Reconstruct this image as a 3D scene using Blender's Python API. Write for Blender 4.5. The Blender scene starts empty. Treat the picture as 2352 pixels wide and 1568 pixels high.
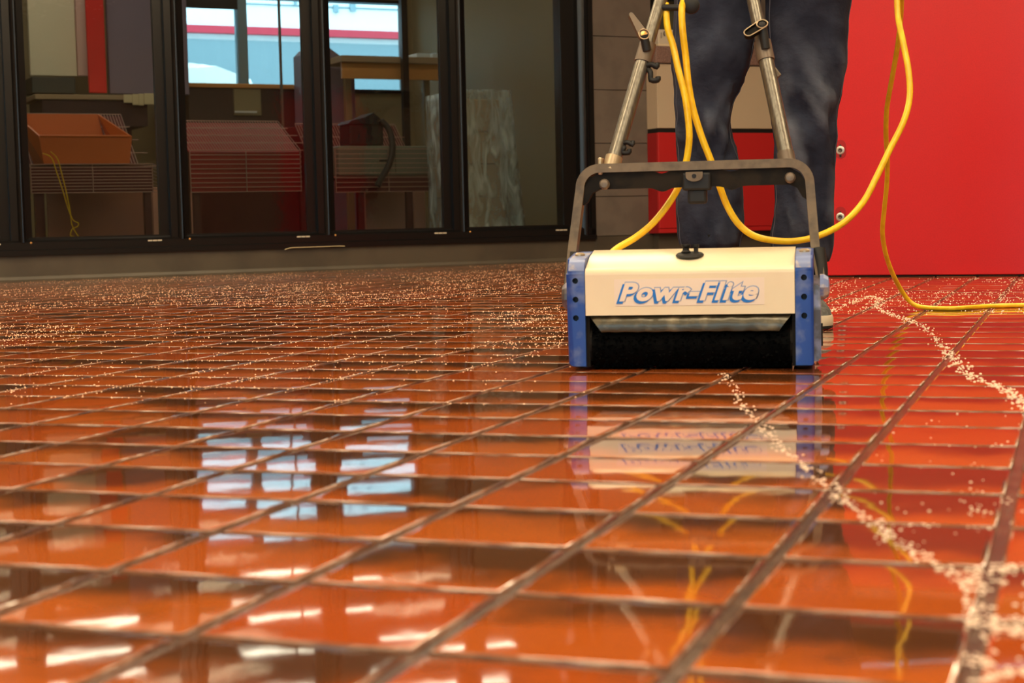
import bpy, bmesh, math, random
from mathutils import Vector, Matrix, noise
R = math.radians
random.seed(7)
sc = bpy.context.scene
col = sc.collection

# ------------------------------------------------------------------ camera, world, exposure
F, PT, RO, H = 3748.0, 0.0737, -0.0225, 0.2625
_fw = Vector((0, math.cos(PT), -math.sin(PT)))
_rt = Vector((1, 0, 0))
_up = _rt.cross(_fw)
_r = math.cos(RO) * _rt + math.sin(RO) * _up
_u = -math.sin(RO) * _rt + math.cos(RO) * _up
CAM = Vector((0, 0, H))
cd = bpy.data.cameras.new('camera')
cam = bpy.data.objects.new('camera', cd)
col.objects.link(cam)
cam.matrix_world = Matrix(((_r.x, _u.x, -_fw.x, CAM.x), (_r.y, _u.y, -_fw.y, CAM.y), (_r.z, _u.z, -_fw.z, CAM.z), (0, 0, 0, 1)))
cd.sensor_width = 36.0
cd.lens = F / 2352 * 36
cd.clip_start = 0.02
cd.clip_end = 200
cd.dof.use_dof = True
cd.dof.focus_distance = 4.1
cd.dof.aperture_fstop = 8.0
cd.dof.aperture_blades = 7
sc.camera = cam

world = bpy.data.worlds.new('world')
sc.world = world
world.use_nodes = True
bg = world.node_tree.nodes['Background']
bg.inputs[0].default_value = (0.56, 0.86, 1.0, 1)     # even overcast sky
bg.inputs[1].default_value = 6.5
sc.view_settings.view_transform = 'Standard'
sc.view_settings.look = 'None'
sc.view_settings.exposure = 0.0
sc.view_settings.gamma = 1.0
sc.view_settings.use_curve_mapping = False
sc.cycles.use_denoising = True
sc.cycles.sample_clamp_indirect = 6.0
LAMP_COL = (1.0, 0.80, 0.50)
LAMP_STR = 27.0          # main room ceiling panels
BACK_STR = 4.6           # tubes in the dim back room


# ------------------------------------------------------------------ pixel -> place helpers (a known depth or plane gives the place)
def ray(u, v):
    return (u - 1176) / F * _r + (784 - v) / F * _u + _fw


def onfloor(u, v, z=0.0):
    d = ray(u, v)
    return CAM + d * ((z - H) / d.z)


def aty(u, v, y):
    d = ray(u, v)
    return CAM + d * (y / d.y)


WA = R(26.5)                       # direction of the glazed wall
P0 = Vector((-0.414, 9.8, 0))
WD = Vector((math.cos(WA), math.sin(WA), 0))
WB = Vector((-math.sin(WA), math.cos(WA), 0))     # away from the camera


def W(s, q, z=0.0):
    return P0 + WD * s + WB * q + Vector((0, 0, z))


def onplane(u, v, p, n):
    d = ray(u, v)
    return CAM + d * ((p - CAM).dot(n) / d.dot(n))


def wsz(u, v, q):
    """s and z of a pixel on the plane q behind the glazed wall"""
    p = onplane(u, v, P0 + WB * q, WB) - P0
    return p.dot(WD), p.z


# ------------------------------------------------------------------ materials
def lin(c):
    return tuple(((x / 255) / 12.92 if x / 255 <= 0.04045 else ((x / 255 + 0.055) / 1.055) ** 2.4) for x in c) + (1,)


def setin(b, k, v):
    if k in b.inputs:
        b.inputs[k].default_value = v


def mat(name, c, rough=0.5, metal=0.0, c2=None, scale=8.0, lo=0.45, hi=0.6, detail=4.0, bump=0.0, bscale=60.0, coat=0.0, stretch=None, spec=0.5):
    m = bpy.data.materials.new(name)
    m.use_nodes = True
    nt = m.node_tree
    b = nt.nodes['Principled BSDF']
    b.inputs['Base Color'].default_value = lin(c)
    b.inputs['Roughness'].default_value = rough
    b.inputs['Metallic'].default_value = metal
    setin(b, 'Coat Weight', coat)
    setin(b, 'Specular IOR Level', spec)
    tc = None
    if c2 or bump:
        tc = nt.nodes.new('ShaderNodeTexCoord')
        src = tc.outputs['Object']
        if stretch:
            mp = nt.nodes.new('ShaderNodeMapping')
            mp.inputs['Scale'].default_value = stretch
            nt.links.new(src, mp.inputs['Vector'])
            src = mp.outputs['Vector']
    if c2:
        n = nt.nodes.new('ShaderNodeTexNoise')
        n.inputs['Scale'].default_value = scale
        n.inputs['Detail'].default_value = detail
        nt.links.new(src, n.inputs['Vector'])
        r = nt.nodes.new('ShaderNodeValToRGB')
        r.color_ramp.elements[0].position = lo
        r.color_ramp.elements[1].position = hi
        r.color_ramp.elements[0].color = lin(c)
        r.color_ramp.elements[1].color = lin(c2)
        nt.links.new(n.outputs[0], r.inputs[0])
        nt.links.new(r.outputs[0], b.inputs['Base Color'])
    if bump:
        n = nt.nodes.new('ShaderNodeTexNoise')
        n.inputs['Scale'].default_value = bscale
        n.inputs['Detail'].default_value = 3
        nt.links.new(src, n.inputs['Vector'])
        bp = nt.nodes.new('ShaderNodeBump')
        bp.inputs['Strength'].default_value = bump
        bp.inputs['Distance'].default_value = 0.01
        nt.links.new(n.outputs[0], bp.inputs['Height'])
        nt.links.new(bp.outputs[0], b.inputs['Normal'])
    return m


def emit(name, c, s):
    m = bpy.data.materials.new(name)
    m.use_nodes = True
    b = m.node_tree.nodes['Principled BSDF']
    b.inputs['Base Color'].default_value = (0.8, 0.8, 0.8, 1)
    b.inputs['Emission Color'].default_value = tuple(c) + (1,)
    b.inputs['Emission Strength'].default_value = s
    return m


def glassmat(name, tint, blend=0.06, rough=0.0, bump=0.0):
    m = bpy.data.materials.new(name)
    m.use_nodes = True
    nt = m.node_tree
    nt.nodes.remove(nt.nodes['Principled BSDF'])
    out = nt.nodes['Material Output']
    t = nt.nodes.new('ShaderNodeBsdfTransparent')
    t.inputs[0].default_value = tuple(tint) + (1,)
    g = nt.nodes.new('ShaderNodeBsdfGlossy')
    g.inputs['Roughness'].default_value = rough
    fr = nt.nodes.new('ShaderNodeFresnel')
    fr.inputs[0].default_value = 1.5
    mx = nt.nodes.new('ShaderNodeMixShader')
    nt.links.new(fr.outputs[0], mx.inputs[0])
    nt.links.new(t.outputs[0], mx.inputs[1])
    nt.links.new(g.outputs[0], mx.inputs[2])
    if bump:
        n = nt.nodes.new('ShaderNodeTexNoise')
        n.inputs['Scale'].default_value = 14
        tc = nt.nodes.new('ShaderNodeTexCoord')
        nt.links.new(tc.outputs['Object'], n.inputs['Vector'])
        bp = nt.nodes.new('ShaderNodeBump')
        bp.inputs['Strength'].default_value = bump
        bp.inputs['Distance'].default_value = 0.05
        nt.links.new(n.outputs[0], bp.inputs['Height'])
        nt.links.new(bp.outputs[0], g.inputs['Normal'])
        nt.links.new(bp.outputs[0], fr.inputs['Normal'])
    nt.links.new(mx.outputs[0], out.inputs[0])
    return m


def tile_material():
    m = bpy.data.materials.new('quarry tile')
    m.use_nodes = True
    nt = m.node_tree
    N, L = nt.nodes.new, nt.links.new
    b = nt.nodes['Principled BSDF']
    uv = N('ShaderNodeUVMap')
    uv.uv_map = 'UVMap'
    oi = N('ShaderNodeObjectInfo')
    at = N('ShaderNodeAttribute')
    at.attribute_name = 'rnd'
    add = N('ShaderNodeMath')
    add.operation = 'ADD'
    L(oi.outputs['Random'], add.inputs[0])
    L(at.outputs['Fac'], add.inputs[1])
    frac = N('ShaderNodeMath')
    frac.operation = 'FRACT'
    L(add.outputs[0], frac.inputs[0])
    rnd = frac.outputs[0]
    # per-tile noise
    off = N('ShaderNodeCombineXYZ')
    k = N('ShaderNodeMath')
    k.operation = 'MULTIPLY'
    k.inputs[1].default_value = 91.7
    L(rnd, k.inputs[0])
    L(k.outputs[0], off.inputs[2])
    vadd = N('ShaderNodeVectorMath')
    L(uv.outputs[0], vadd.inputs[0])
    L(off.outputs[0], vadd.inputs[1])
    n1 = N('ShaderNodeTexNoise')
    n1.inputs['Scale'].default_value = 1.7
    n1.inputs['Detail'].default_value = 3
    L(vadd.outputs[0], n1.inputs['Vector'])
    n2 = N('ShaderNodeTexNoise')
    n2.inputs['Scale'].default_value = 55
    n2.inputs['Detail'].default_value = 3
    L(vadd.outputs[0], n2.inputs['Vector'])
    sep = N('ShaderNodeSeparateXYZ')
    L(uv.outputs[0], sep.inputs[0])
    # kiln flash: brown along the far edge of many tiles, ragged by the noise
    a1 = N('ShaderNodeMath')
    a1.operation = 'MULTIPLY_ADD'
    L(n1.outputs[0], a1.inputs[0])
    a1.inputs[1].default_value = 1.15
    L(sep.outputs[1], a1.inputs[2])            # v + 1.15*noise
    a2 = N('ShaderNodeMath')
    a2.operation = 'MULTIPLY_ADD'
    L(rnd, a2.inputs[0])
    a2.inputs[1].default_value = 0.95
    L(a1.outputs[0], a2.inputs[2])
    mr = N('ShaderNodeMapRange')
    mr.interpolation_type = 'SMOOTHSTEP'
    mr.inputs['From Min'].default_value = 1.30
    mr.inputs['From Max'].default_value = 1.98
    L(a2.outputs[0], mr.inputs['Value'])
    # base hue varies from tile to tile
    r1 = N('ShaderNodeValToRGB')
    e = r1.color_ramp.elements
    e[0].color = lin((176, 80, 30))
    e[1].color = lin((188, 90, 26))
    x = e.new(0.5)
    x.color = lin((184, 95, 36))
    L(rnd, r1.inputs[0])
    mix = N('ShaderNodeMix')
    mix.data_type = 'RGBA'
    L(mr.outputs[0], mix.inputs['Factor'])
    L(r1.outputs[0], mix.inputs['A'])
    mix.inputs['B'].default_value = lin((88, 52, 30))
    fine = N('ShaderNodeMix')
    fine.data_type = 'RGBA'
    fine.blend_type = 'MULTIPLY'
    fine.inputs['Factor'].default_value = 0.35
    L(mix.outputs['Result'], fine.inputs['A'])
    L(n2.outputs[0], fine.inputs['B'])
    L(fine.outputs['Result'], b.inputs['Base Color'])
    b.inputs['Roughness'].default_value = 0.045
    setin(b, 'Specular IOR Level', 0.62)
    # gentle waviness of the wet face
    n3 = N('ShaderNodeTexNoise')
    n3.inputs['Scale'].default_value = 4.5
    n3.inputs['Detail'].default_value = 1.5
    L(vadd.outputs[0], n3.inputs['Vector'])
    bp = N('ShaderNodeBump')
    bp.inputs['Strength'].default_value = 0.10
    bp.inputs['Distance'].default_value = 0.0014
    L(n3.outputs[0], bp.inputs['Height'])
    L(bp.outputs[0], b.inputs['Normal'])
    return m


M = {}
M['tile'] = tile_material()
M['grout'] = mat('wet grout', (70, 48, 38), 0.22, c2=(92, 66, 52), scale=25, bump=0.08, bscale=160)
M['edge'] = mat('worn tile edge with grout haze', (124, 84, 60), 0.16, c2=(96, 62, 44), scale=30)
M['foam'] = mat('soap foam', (226, 196, 172), 0.2, spec=0.6)
M['fleck'] = mat('small soap bubbles', (224, 180, 146), 0.15, spec=0.9)
M['black_metal'] = mat('black anodised frame', (12, 12, 14), 0.3, 0.0, spec=0.45)
M['curb'] = mat('olive grey curb', (84, 75, 62), 0.45, c2=(74, 66, 55), scale=3)
M['wallgrey'] = mat('grey wall tile', (112, 102, 92), 0.5, c2=(103, 94, 85), scale=6, bump=0.05, bscale=90)
M['joint'] = mat('grey joint', (70, 62, 55), 0.7)
M['ceil'] = mat('ceiling white', (224, 216, 200), 0.8)
M['roomwall'] = mat('warm wall paint', (176, 160, 138), 0.7)
M['brownwall'] = mat('brown wall paint', (112, 92, 72), 0.7)
M['bluewall'] = mat('mauve wall paint', (138, 124, 138), 0.7)
M['tanwall'] = mat('tan wall paint', (150, 132, 96), 0.7)
M['olivewall'] = mat('olive tan wall paint', (146, 130, 94), 0.7)
M['glass'] = glassmat('window glass', (0.80, 0.83, 0.82), bump=0.02)
M['clearglass'] = glassmat('clear glass', (0.95, 0.97, 0.97))
M['red'] = mat('red laminate', (206, 30, 36), 0.32, c2=(200, 27, 34), scale=200, bump=0.02, bscale=300)
M['redlow'] = mat('red cabinet paint', (196, 36, 38), 0.4)
M['beige'] = mat('beige cabinet paint', (202, 184, 156), 0.5)
M['black'] = mat('black', (14, 13, 13), 0.6)
M['granite'] = mat('speckled counter stone', (150, 122, 112), 0.35, c2=(112, 88, 80), scale=160, lo=0.4, hi=0.65, detail=2)
M['offwhite'] = mat('off white plastic', (214, 204, 182), 0.45)
M['cream'] = mat('cream moulded plastic', (240, 224, 190), 0.3, c2=(230, 210, 178), scale=7, lo=0.35, hi=0.8)
M['sticker'] = mat('label film', (240, 222, 202), 0.3)
M['txtblue'] = mat('blue print', (24, 116, 205), 0.4)
M['txtgrey'] = mat('grey blue print', (150, 164, 196), 0.4)
M['blue'] = mat('worn blue paint', (28, 68, 150), 0.35, c2=(112, 124, 164), scale=19, lo=0.53, hi=0.70, detail=7)
M['bluewear'] = mat('scuffed pale blue paint', (122, 138, 184), 0.4, c2=(196, 178, 158), scale=40, lo=0.5, hi=0.64)
M['lav'] = mat('lavender grey metal', (140, 136, 152), 0.4, 0.4, c2=(98, 92, 92), scale=30)
M['bristle'] = mat('black bristle', (5, 5, 5), 0.8, spec=0.08)
M['flap'] = mat('wet dark splash guard', (66, 60, 42), 0.32, 0.1, c2=(132, 118, 88), scale=24, lo=0.5, hi=0.75, bump=0.2, bscale=30)
M['bail'] = mat('dull bronze grey frame', (116, 98, 74), 0.5, 0.1, c2=(88, 74, 56), scale=40, lo=0.45, hi=0.7)
M['darkbar'] = mat('dark frame web', (20, 16, 13), 0.7, c2=(34, 27, 19), scale=30, spec=0.2)
M['steel'] = mat('brushed steel tube', (136, 132, 122), 0.33, 0.8, c2=(106, 101, 92), scale=60, stretch=(6, 6, 0.6), lo=0.4, hi=0.7)
M['collar'] = mat('brown grey collar', (112, 98, 84), 0.4, 0.3)
M['rim'] = mat('bright rim', (180, 160, 130), 0.35, 0.5)
M['yellow'] = mat('yellow cord jacket', (248, 204, 34), 0.36, c2=(236, 186, 26), scale=30)
M['denim'] = mat('dark denim', (38, 42, 57), 0.85, c2=(64, 71, 88), scale=9, lo=0.42, hi=0.8, detail=8, bump=0.5, bscale=30, spec=0.15, stretch=(1.0, 1.0, 1.3))
_nt = M['denim'].node_tree
_b = _nt.nodes['Principled BSDF']
_src = _b.inputs['Base Color'].links[0].from_socket
_at = _nt.nodes.new('ShaderNodeAttribute')
_at.attribute_name = 'fade'
_mx = _nt.nodes.new('ShaderNodeMix')
_mx.data_type = 'RGBA'
_nt.links.new(_at.outputs['Fac'], _mx.inputs['Factor'])
_nt.links.new(_src, _mx.inputs['A'])
_mx.inputs['B'].default_value = lin((124, 132, 146))
_nt.links.new(_mx.outputs['Result'], _b.inputs['Base Color'])
M['seam'] = mat('denim seam', (74, 76, 88), 0.9)
M['sock'] = mat('black sock', (20, 20, 23), 0.9)
M['canvas'] = mat('grey canvas shoe', (104, 106, 104), 0.8, c2=(80, 82, 82), scale=60)
M['rubber'] = mat('white shoe rubber', (226, 214, 190), 0.5)
M['soleblk'] = mat('black sole', (22, 20, 20), 0.6)
M['shirt'] = mat('dark shirt', (40, 42, 50), 0.9)
M['skin'] = mat('skin', (196, 148, 120), 0.5)
M['hair'] = mat('brown hair', (58, 40, 28), 0.7)
M['eye'] = mat('eye', (235, 235, 230), 0.2)
M['washer'] = mat('silver washer', (206, 204, 198), 0.3, 0.4)
M['screwdark'] = mat('dark screw', (82, 78, 72), 0.4, 0.6)
M['darkred'] = mat('dark red recess', (166, 22, 28), 0.4)
M['wire'] = mat('grey coated wire', (176, 140, 124), 0.4, 0.1)
M['maroon'] = mat('maroon board', (92, 24, 24), 0.5)
M['post'] = mat('dark maroon post', (70, 18, 20), 0.5)
M['orange'] = mat('orange plastic bin', (206, 104, 42), 0.4)
M['pinktan'] = mat('pinkish tan panel', (228, 170, 146), 0.7)
M['greycase'] = mat('grey metal case', (120, 122, 106), 0.45)
M['blackbag'] = mat('black case', (24, 24, 22), 0.6)
M['amber'] = mat('amber wood board', (214, 148, 76), 0.5)
M['card'] = mat('card', (222, 204, 160), 0.7)
M['creampanel'] = mat('cream panel', (232, 220, 188), 0.7)
M['signred'] = mat('red banner', (232, 48, 36), 0.6)
M['darkbox'] = mat('dark green grey box', (66, 68, 60), 0.6)
M['carton'] = mat('tan carton', (176, 150, 116), 0.8)


def filmmat():
    m = bpy.data.materials.new('stretch film')
    m.use_nodes = True
    nt = m.node_tree
    b = nt.nodes['Principled BSDF']
    b.inputs['Base Color'].default_value = (0.85, 0.95, 0.93, 1)
    b.inputs['Roughness'].default_value = 0.18
    tc = nt.nodes.new('ShaderNodeTexCoord')
    mp = nt.nodes.new('ShaderNodeMapping')
    mp.inputs['Scale'].default_value = (14, 14, 4.0)
    n = nt.nodes.new('ShaderNodeTexNoise')
    n.inputs['Scale'].default_value = 1.0
    n.inputs['Detail'].default_value = 6
    n.inputs['Distortion'].default_value = 1.2
    nt.links.new(tc.outputs['Object'], mp.inputs[0])
    nt.links.new(mp.outputs[0], n.inputs['Vector'])
    r = nt.nodes.new('ShaderNodeMapRange')
    r.inputs['From Min'].default_value = 0.42
    r.inputs['From Max'].default_value = 0.68
    r.inputs['To Min'].default_value = 0.22
    r.inputs['To Max'].default_value = 0.85
    nt.links.new(n.outputs[0], r.inputs['Value'])
    nt.links.new(r.outputs[0], b.inputs['Alpha'])
    bp = nt.nodes.new('ShaderNodeBump')
    bp.inputs['Strength'].default_value = 0.8
    bp.inputs['Distance'].default_value = 0.03
    nt.links.new(n.outputs[0], bp.inputs['Height'])
    nt.links.new(bp.outputs[0], b.inputs['Normal'])
    return m


M['film'] = filmmat()
M['rackred'] = mat('deep red board', (150, 24, 24), 0.5)
M['facade'] = mat('white cladding', (226, 236, 238), 0.7)
M['facadered'] = mat('red fascia', (190, 40, 62), 0.6)
M['facadegrey'] = mat('slate blue cladding', (120, 142, 150), 0.7)
M['pane_far'] = mat('far window pane', (120, 150, 160), 0.2)
M['road'] = mat('asphalt', (90, 92, 94), 0.9)
M['vanwhite'] = mat('white van paint', (246, 246, 244), 0.3)
M['tyre'] = mat('tyre', (20, 20, 20), 0.8)
M['lamp'] = emit('lamp diffuser', LAMP_COL, LAMP_STR)
M['tube'] = emit('lamp tube', (1.0, 0.86, 0.66), BACK_STR * 3.2)
M['lampbody'] = mat('lamp body', (215, 212, 205), 0.5)
M['teal'] = mat('teal reflection streak', (60, 84, 88), 0.15, 0.2)  # teal of the reflections built as strips on the dark upright
M['gold'] = mat('brass screw', (226, 170, 96), 0.3, 0.6)


# ------------------------------------------------------------------ mesh helpers
def tag(o, label=None, cat=None, group=None, kind=None):
    for k, v in (('label', label), ('category', cat), ('group', group), ('kind', kind)):
        if v:
            o[k] = v
    return o


def thing(name, label, cat, loc=(0, 0, 0), rz=0.0, group=None, kind=None):
    o = bpy.data.objects.new(name, None)
    o.empty_display_size = 0.05
    col.objects.link(o)
    o.location = loc
    o.rotation_euler = (0, 0, rz)
    return tag(o, label, cat, group, kind)


def obj(name, bm, m, parent=None, smooth=False, angle=None, loc=None, rz=None):
    bmesh.ops.recalc_face_normals(bm, faces=bm.faces)
    me = bpy.data.meshes.new(name)
    bm.to_mesh(me)
    bm.free()
    for x in (m if isinstance(m, (list, tuple)) else [m]):
        me.materials.append(x)
    if smooth:
        for p in me.polygons:
            p.use_smooth = True
        if angle:
            try:
                me.set_sharp_from_angle(angle=R(angle))
            except Exception:
                pass
    o = bpy.data.objects.new(name, me)
    col.objects.link(o)
    if parent:
        o.parent = parent
    if loc is not None:
        o.location = loc
    if rz is not None:
        o.rotation_euler = (0, 0, rz)
    return o


def B():
    return bmesh.new()


def box(bm, x0, x1, y0, y1, z0, z1, bev=0.0, seg=2):
    g = bmesh.ops.create_cube(bm, size=1.0)
    vs = g['verts']
    for v in vs:
        v.co = Vector(((x0 + x1) / 2 + v.co.x * (x1 - x0), (y0 + y1) / 2 + v.co.y * (y1 - y0), (z0 + z1) / 2 + v.co.z * (z1 - z0)))
    if bev:
        es = list({e for v in vs for e in v.link_edges})
        bmesh.ops.bevel(bm, geom=es, offset=bev, segments=seg, affect='EDGES', profile=0.5)
    return bm


def smoothpath(pts, n=8):
    P = [Vector(p) for p in pts]
    if len(P) < 3:
        return P
    out = []
    for i in range(len(P) - 1):
        p0, p1, p2, p3 = P[max(i - 1, 0)], P[i], P[i + 1], P[min(i + 2, len(P) - 1)]
        for k in range(n):
            t = k / n
            out.append(0.5 * ((2 * p1) + (p2 - p0) * t + (2 * p0 - 5 * p1 + 4 * p2 - p3) * t * t + (3 * p1 - p0 - 3 * p2 + p3) * t ** 3))
    out.append(P[-1])
    return out


def sweep(bm, pts, prof, cap=True, up=None, closed_prof=True):
    """sweep a 2D profile [(a, b)] along pts; a lies along the side vector, b along the normal"""
    n = len(pts)
    tg = []
    for i in range(n):
        t = pts[min(i + 1, n - 1)] - pts[max(i - 1, 0)]
        tg.append(t.normalized())
    if up is None:
        up = Vector((0, 0, 1)) if abs(tg[0].z) < 0.9 else Vector((0, 1, 0))
    nrm = (up - tg[0] * up.dot(tg[0])).normalized()
    rings = []
    for i in range(n):
        nrm = (nrm - tg[i] * nrm.dot(tg[i])).normalized()
        side = tg[i].cross(nrm)
        k = 1.0
        if 0 < i < n - 1:
            c = (pts[i] - pts[i - 1]).normalized().dot(tg[i])
            k = 1 / max(c, 0.5)
        pr = prof(i / (n - 1)) if callable(prof) else prof
        rings.append([bm.verts.new(pts[i] + side * a * k + nrm * b) for a, b in pr])
    m = len(rings[0])
    for i in range(n - 1):
        for j in range(m if closed_prof else m - 1):
            bm.faces.new((rings[i][j], rings[i][(j + 1) % m], rings[i + 1][(j + 1) % m], rings[i + 1][j]))
    if cap and closed_prof:
        bm.faces.new(rings[0][::-1])
        bm.faces.new(rings[-1])
    return bm


def circ(r, n=10, ry=None):
    return [(r * math.cos(2 * math.pi * i / n), (ry or r) * math.sin(2 * math.pi * i / n)) for i in range(n)]


def tube(bm, pts, r, n=10, smooth=0):
    P = smoothpath(pts, smooth) if smooth else [Vector(p) for p in pts]
    return sweep(bm, P, circ(r, n))


def prism(bm, poly, axis, a, b):
    """extrude a 2D polygon between a and b along an axis: poly gives the two other coordinates"""
    def co(p, t):
        if axis == 'x':
            return Vector((t, p[0], p[1]))
        if axis == 'y':
            return Vector((p[0], t, p[1]))
        return Vector((p[0], p[1], t))
    A = [bm.verts.new(co(p, a)) for p in poly]
    Bv = [bm.verts.new(co(p, b)) for p in poly]
    n = len(poly)
    bm.faces.new(A[::-1])
    bm.faces.new(Bv)
    for i in range(n):
        bm.faces.new((A[i], A[(i + 1) % n], Bv[(i + 1) % n], Bv[i]))
    return bm


def lathe(bm, prof, origin=(0, 0, 0), axis=(0, 0, 1), n=20):
    """prof: [(radius, height)] from bottom to top"""
    q = Vector((0, 0, 1)).rotation_difference(Vector(axis).normalized())
    o = Vector(origin)
    rings = []
    for r, h in prof:
        rings.append([bm.verts.new(o + q @ Vector((r * math.cos(2 * math.pi * i / n), r * math.sin(2 * math.pi * i / n), h))) for i in range(n)])
    for i in range(len(rings) - 1):
        for j in range(n):
            bm.faces.new((rings[i][j], rings[i][(j + 1) % n], rings[i + 1][(j + 1) % n], rings[i + 1][j]))
    bm.faces.new(rings[0][::-1])
    bm.faces.new(rings[-1])
    return bm


def loft(bm, rings, cap=True):
    V = [[bm.verts.new(p) for p in r] for r in rings]
    m = len(V[0])
    for i in range(len(V) - 1):
        for j in range(m):
            bm.faces.new((V[i][j], V[i][(j + 1) % m], V[i + 1][(j + 1) % m], V[i + 1][j]))
    if cap:
        bm.faces.new(V[0][::-1])
        bm.faces.new(V[-1])
    return bm


def boolean_cut(o, cutters):
    for c in cutters:
        md = o.modifiers.new('b', 'BOOLEAN')
        md.operation = 'DIFFERENCE'
        md.object = c
        md.solver = 'EXACT'
    dg = bpy.context.evaluated_depsgraph_get()
    dg.update()
    me = bpy.data.meshes.new_from_object(o.evaluated_get(dg))
    o.modifiers.clear()
    o.data = me
    for c in cutters:
        bpy.data.objects.remove(c, do_unlink=True)


# ------------------------------------------------------------------ the setting: floor
TP = 0.162
YAW = 0.3349
T1 = Vector((math.sin(YAW), math.cos(YAW), 0))       # away
T2 = Vector((-math.cos(YAW), math.sin(YAW), 0))      # to the left
TO = Vector((0.3459 * H, 3.5479 * H, 0))
ROOM = [(-5.2, -4.2), (5.0, -4.2), (5.0, 12.48), (-5.2, 7.42)]      # main room outline, far side on the glazed wall
slab = B()
vs = [slab.verts.new((x, y, -0.0030)) for x, y in ROOM]
slab.faces.new(vs)
floor = obj('floor', slab, M['grout'])
tag(floor, 'wet floor of red quarry tiles with wide dark joints', None, kind='structure')

HALF = (TP - 0.0105) / 2


def tile_bm(bm=None, mtx=None, rnd=None, uvl=None, al=None):
    own = bm is None
    if own:
        bm = B()
        uvl = bm.loops.layers.uv.new('UVMap')
        al = bm.verts.layers.float.new('rnd')
    rings = []
    for d, z in ((0.0, -0.006), (0.0, -0.0018), (0.0007, -0.0006), (0.0021, -0.0001), (0.0052, 0.0)):
        h = HALF - d
        rings.append([(sx * h, sy * h, z) for sx, sy in ((-1, -1), (1, -1), (1, 1), (-1, 1))])
    V = []
    for r in rings:
        V.append([bm.verts.new(mtx @ Vector(p) if mtx else Vector(p)) for p in r])
    L = [[(p[0] / HALF / 2 + 0.5, p[1] / HALF / 2 + 0.5) for p in r] for r in rings]
    for r in V:
        for v in r:
            v[al] = rnd or 0.0

    def face(ids, mi=0):
        f = bm.faces.new([V[a][b] for a, b in ids])
        f.smooth = True
        f.material_index = mi
        for lp, (a, b) in zip(f.loops, ids):
            lp[uvl].uv = L[a][b]
    for i in range(len(V) - 1):
        for j in range(4):
            face(((i, j), (i, (j + 1) % 4), (i + 1, (j + 1) % 4), (i + 1, j)), 1 if i < 3 else 0)
    face([(len(V) - 1, j) for j in range(4)])
    return bm


def finish_tile(me):
    me.materials.append(M['tile'])
    me.materials.append(M['edge'])
    for p in me.polygons:
        p.use_smooth = True


tile_me = bpy.data.meshes.new('floor_tile')
_b = tile_bm()
_b.to_mesh(tile_me)
_b.free()
finish_tile(tile_me)


def pix(p):
    q = Vector(p) - CAM
    z = q.dot(_fw)
    if z < 0.05:
        return None
    return 1176 + F * q.dot(_r) / z, 784 - F * q.dot(_u) / z


near, far = [], []
RCX = Vector((1.67, 6.64, 0))                      # red counter plane point
RCA = R(-25)
for i in range(-45, 50):
    for j in range(-30, 90):
        c = TO + T2 * (TP * (i + 0.5)) + T1 * (TP * (j + 0.5))
        if not (-5.0 < c.x < 4.8 and -0.6 < c.y < 12.3):
            continue
        if (c - P0).dot(WB) > -0.06:
            continue
        w = pix(c)
        if w and -150 < w[0] < 2500 and w[1] < 1700:
            near.append((c.y, c, i, j))
        else:
            far.append((c, i, j))
near.sort(key=lambda a: a[0])
rot_tile = math.atan2(T1.y, T1.x) - math.pi / 2
for k, (d, c, i, j) in enumerate(near):
    if k >= 300:
        far.append((c, i, j))
        continue
    o = bpy.data.objects.new('floor_tile', tile_me)
    col.objects.link(o)
    o.parent = floor
    o.location = (c.x, c.y, random.uniform(-0.0003, 0.0003))
    o.rotation_euler = (random.gauss(0, 0.0003), random.gauss(0, 0.0004), rot_tile)
fb = B()
_uv = fb.loops.layers.uv.new('UVMap')
_al = fb.verts.layers.float.new('rnd')
for c, i, j in far:
    mt = Matrix.Translation((c.x, c.y, random.uniform(-0.0003, 0.0003))) @ Matrix.Rotation(rot_tile, 4, 'Z') @ Matrix.Rotation(random.gauss(0, 0.0007), 4, 'X') @ Matrix.Rotation(random.gauss(0, 0.0008), 4, 'Y')
    tile_bm(fb, mt, random.random(), _uv, _al)
ft = obj('distant_tiles', fb, [M['tile'], M['edge']], floor)
for p in ft.data.polygons:
    p.use_smooth = True
ft['kind'] = 'stuff'

# ------------------------------------------------------------------ room shell
cb = B()
cb.faces.new([cb.verts.new((x, y, 3.1)) for x, y in ROOM])
tag(obj('ceiling', cb, M['ceil']), 'plain off-white ceiling of the tiled room', None, kind='structure')


def wallbox(name, label, a, b, z0, z1, m, th=0.12, out=1):
    a, b = Vector(a + (0,)), Vector(b + (0,))
    d = (b - a).normalized()
    n = Vector((-d.y, d.x, 0)) * th * out
    bm = B()
    lo = [a, b, b + n, a + n]
    A = [bm.verts.new(p + Vector((0, 0, z0))) for p in lo]
    T = [bm.verts.new(p + Vector((0, 0, z1))) for p in lo]
    bm.faces.new(A)
    bm.faces.new(T[::-1])
    for i in range(4):
        bm.faces.new((A[i], A[(i + 1) % 4], T[(i + 1) % 4], T[i]))
    o = obj(name, bm, m)
    tag(o, label, None, kind='structure')
    return o


wallbox('wall_left', 'warm painted wall on the left side of the room', ROOM[3], ROOM[0], -0.02, 3.1, M['roomwall'], out=-1)
wallbox('wall_right', 'brown painted wall on the right side of the room', ROOM[1], ROOM[2], -0.02, 3.1, M['brownwall'], out=-1)
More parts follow.
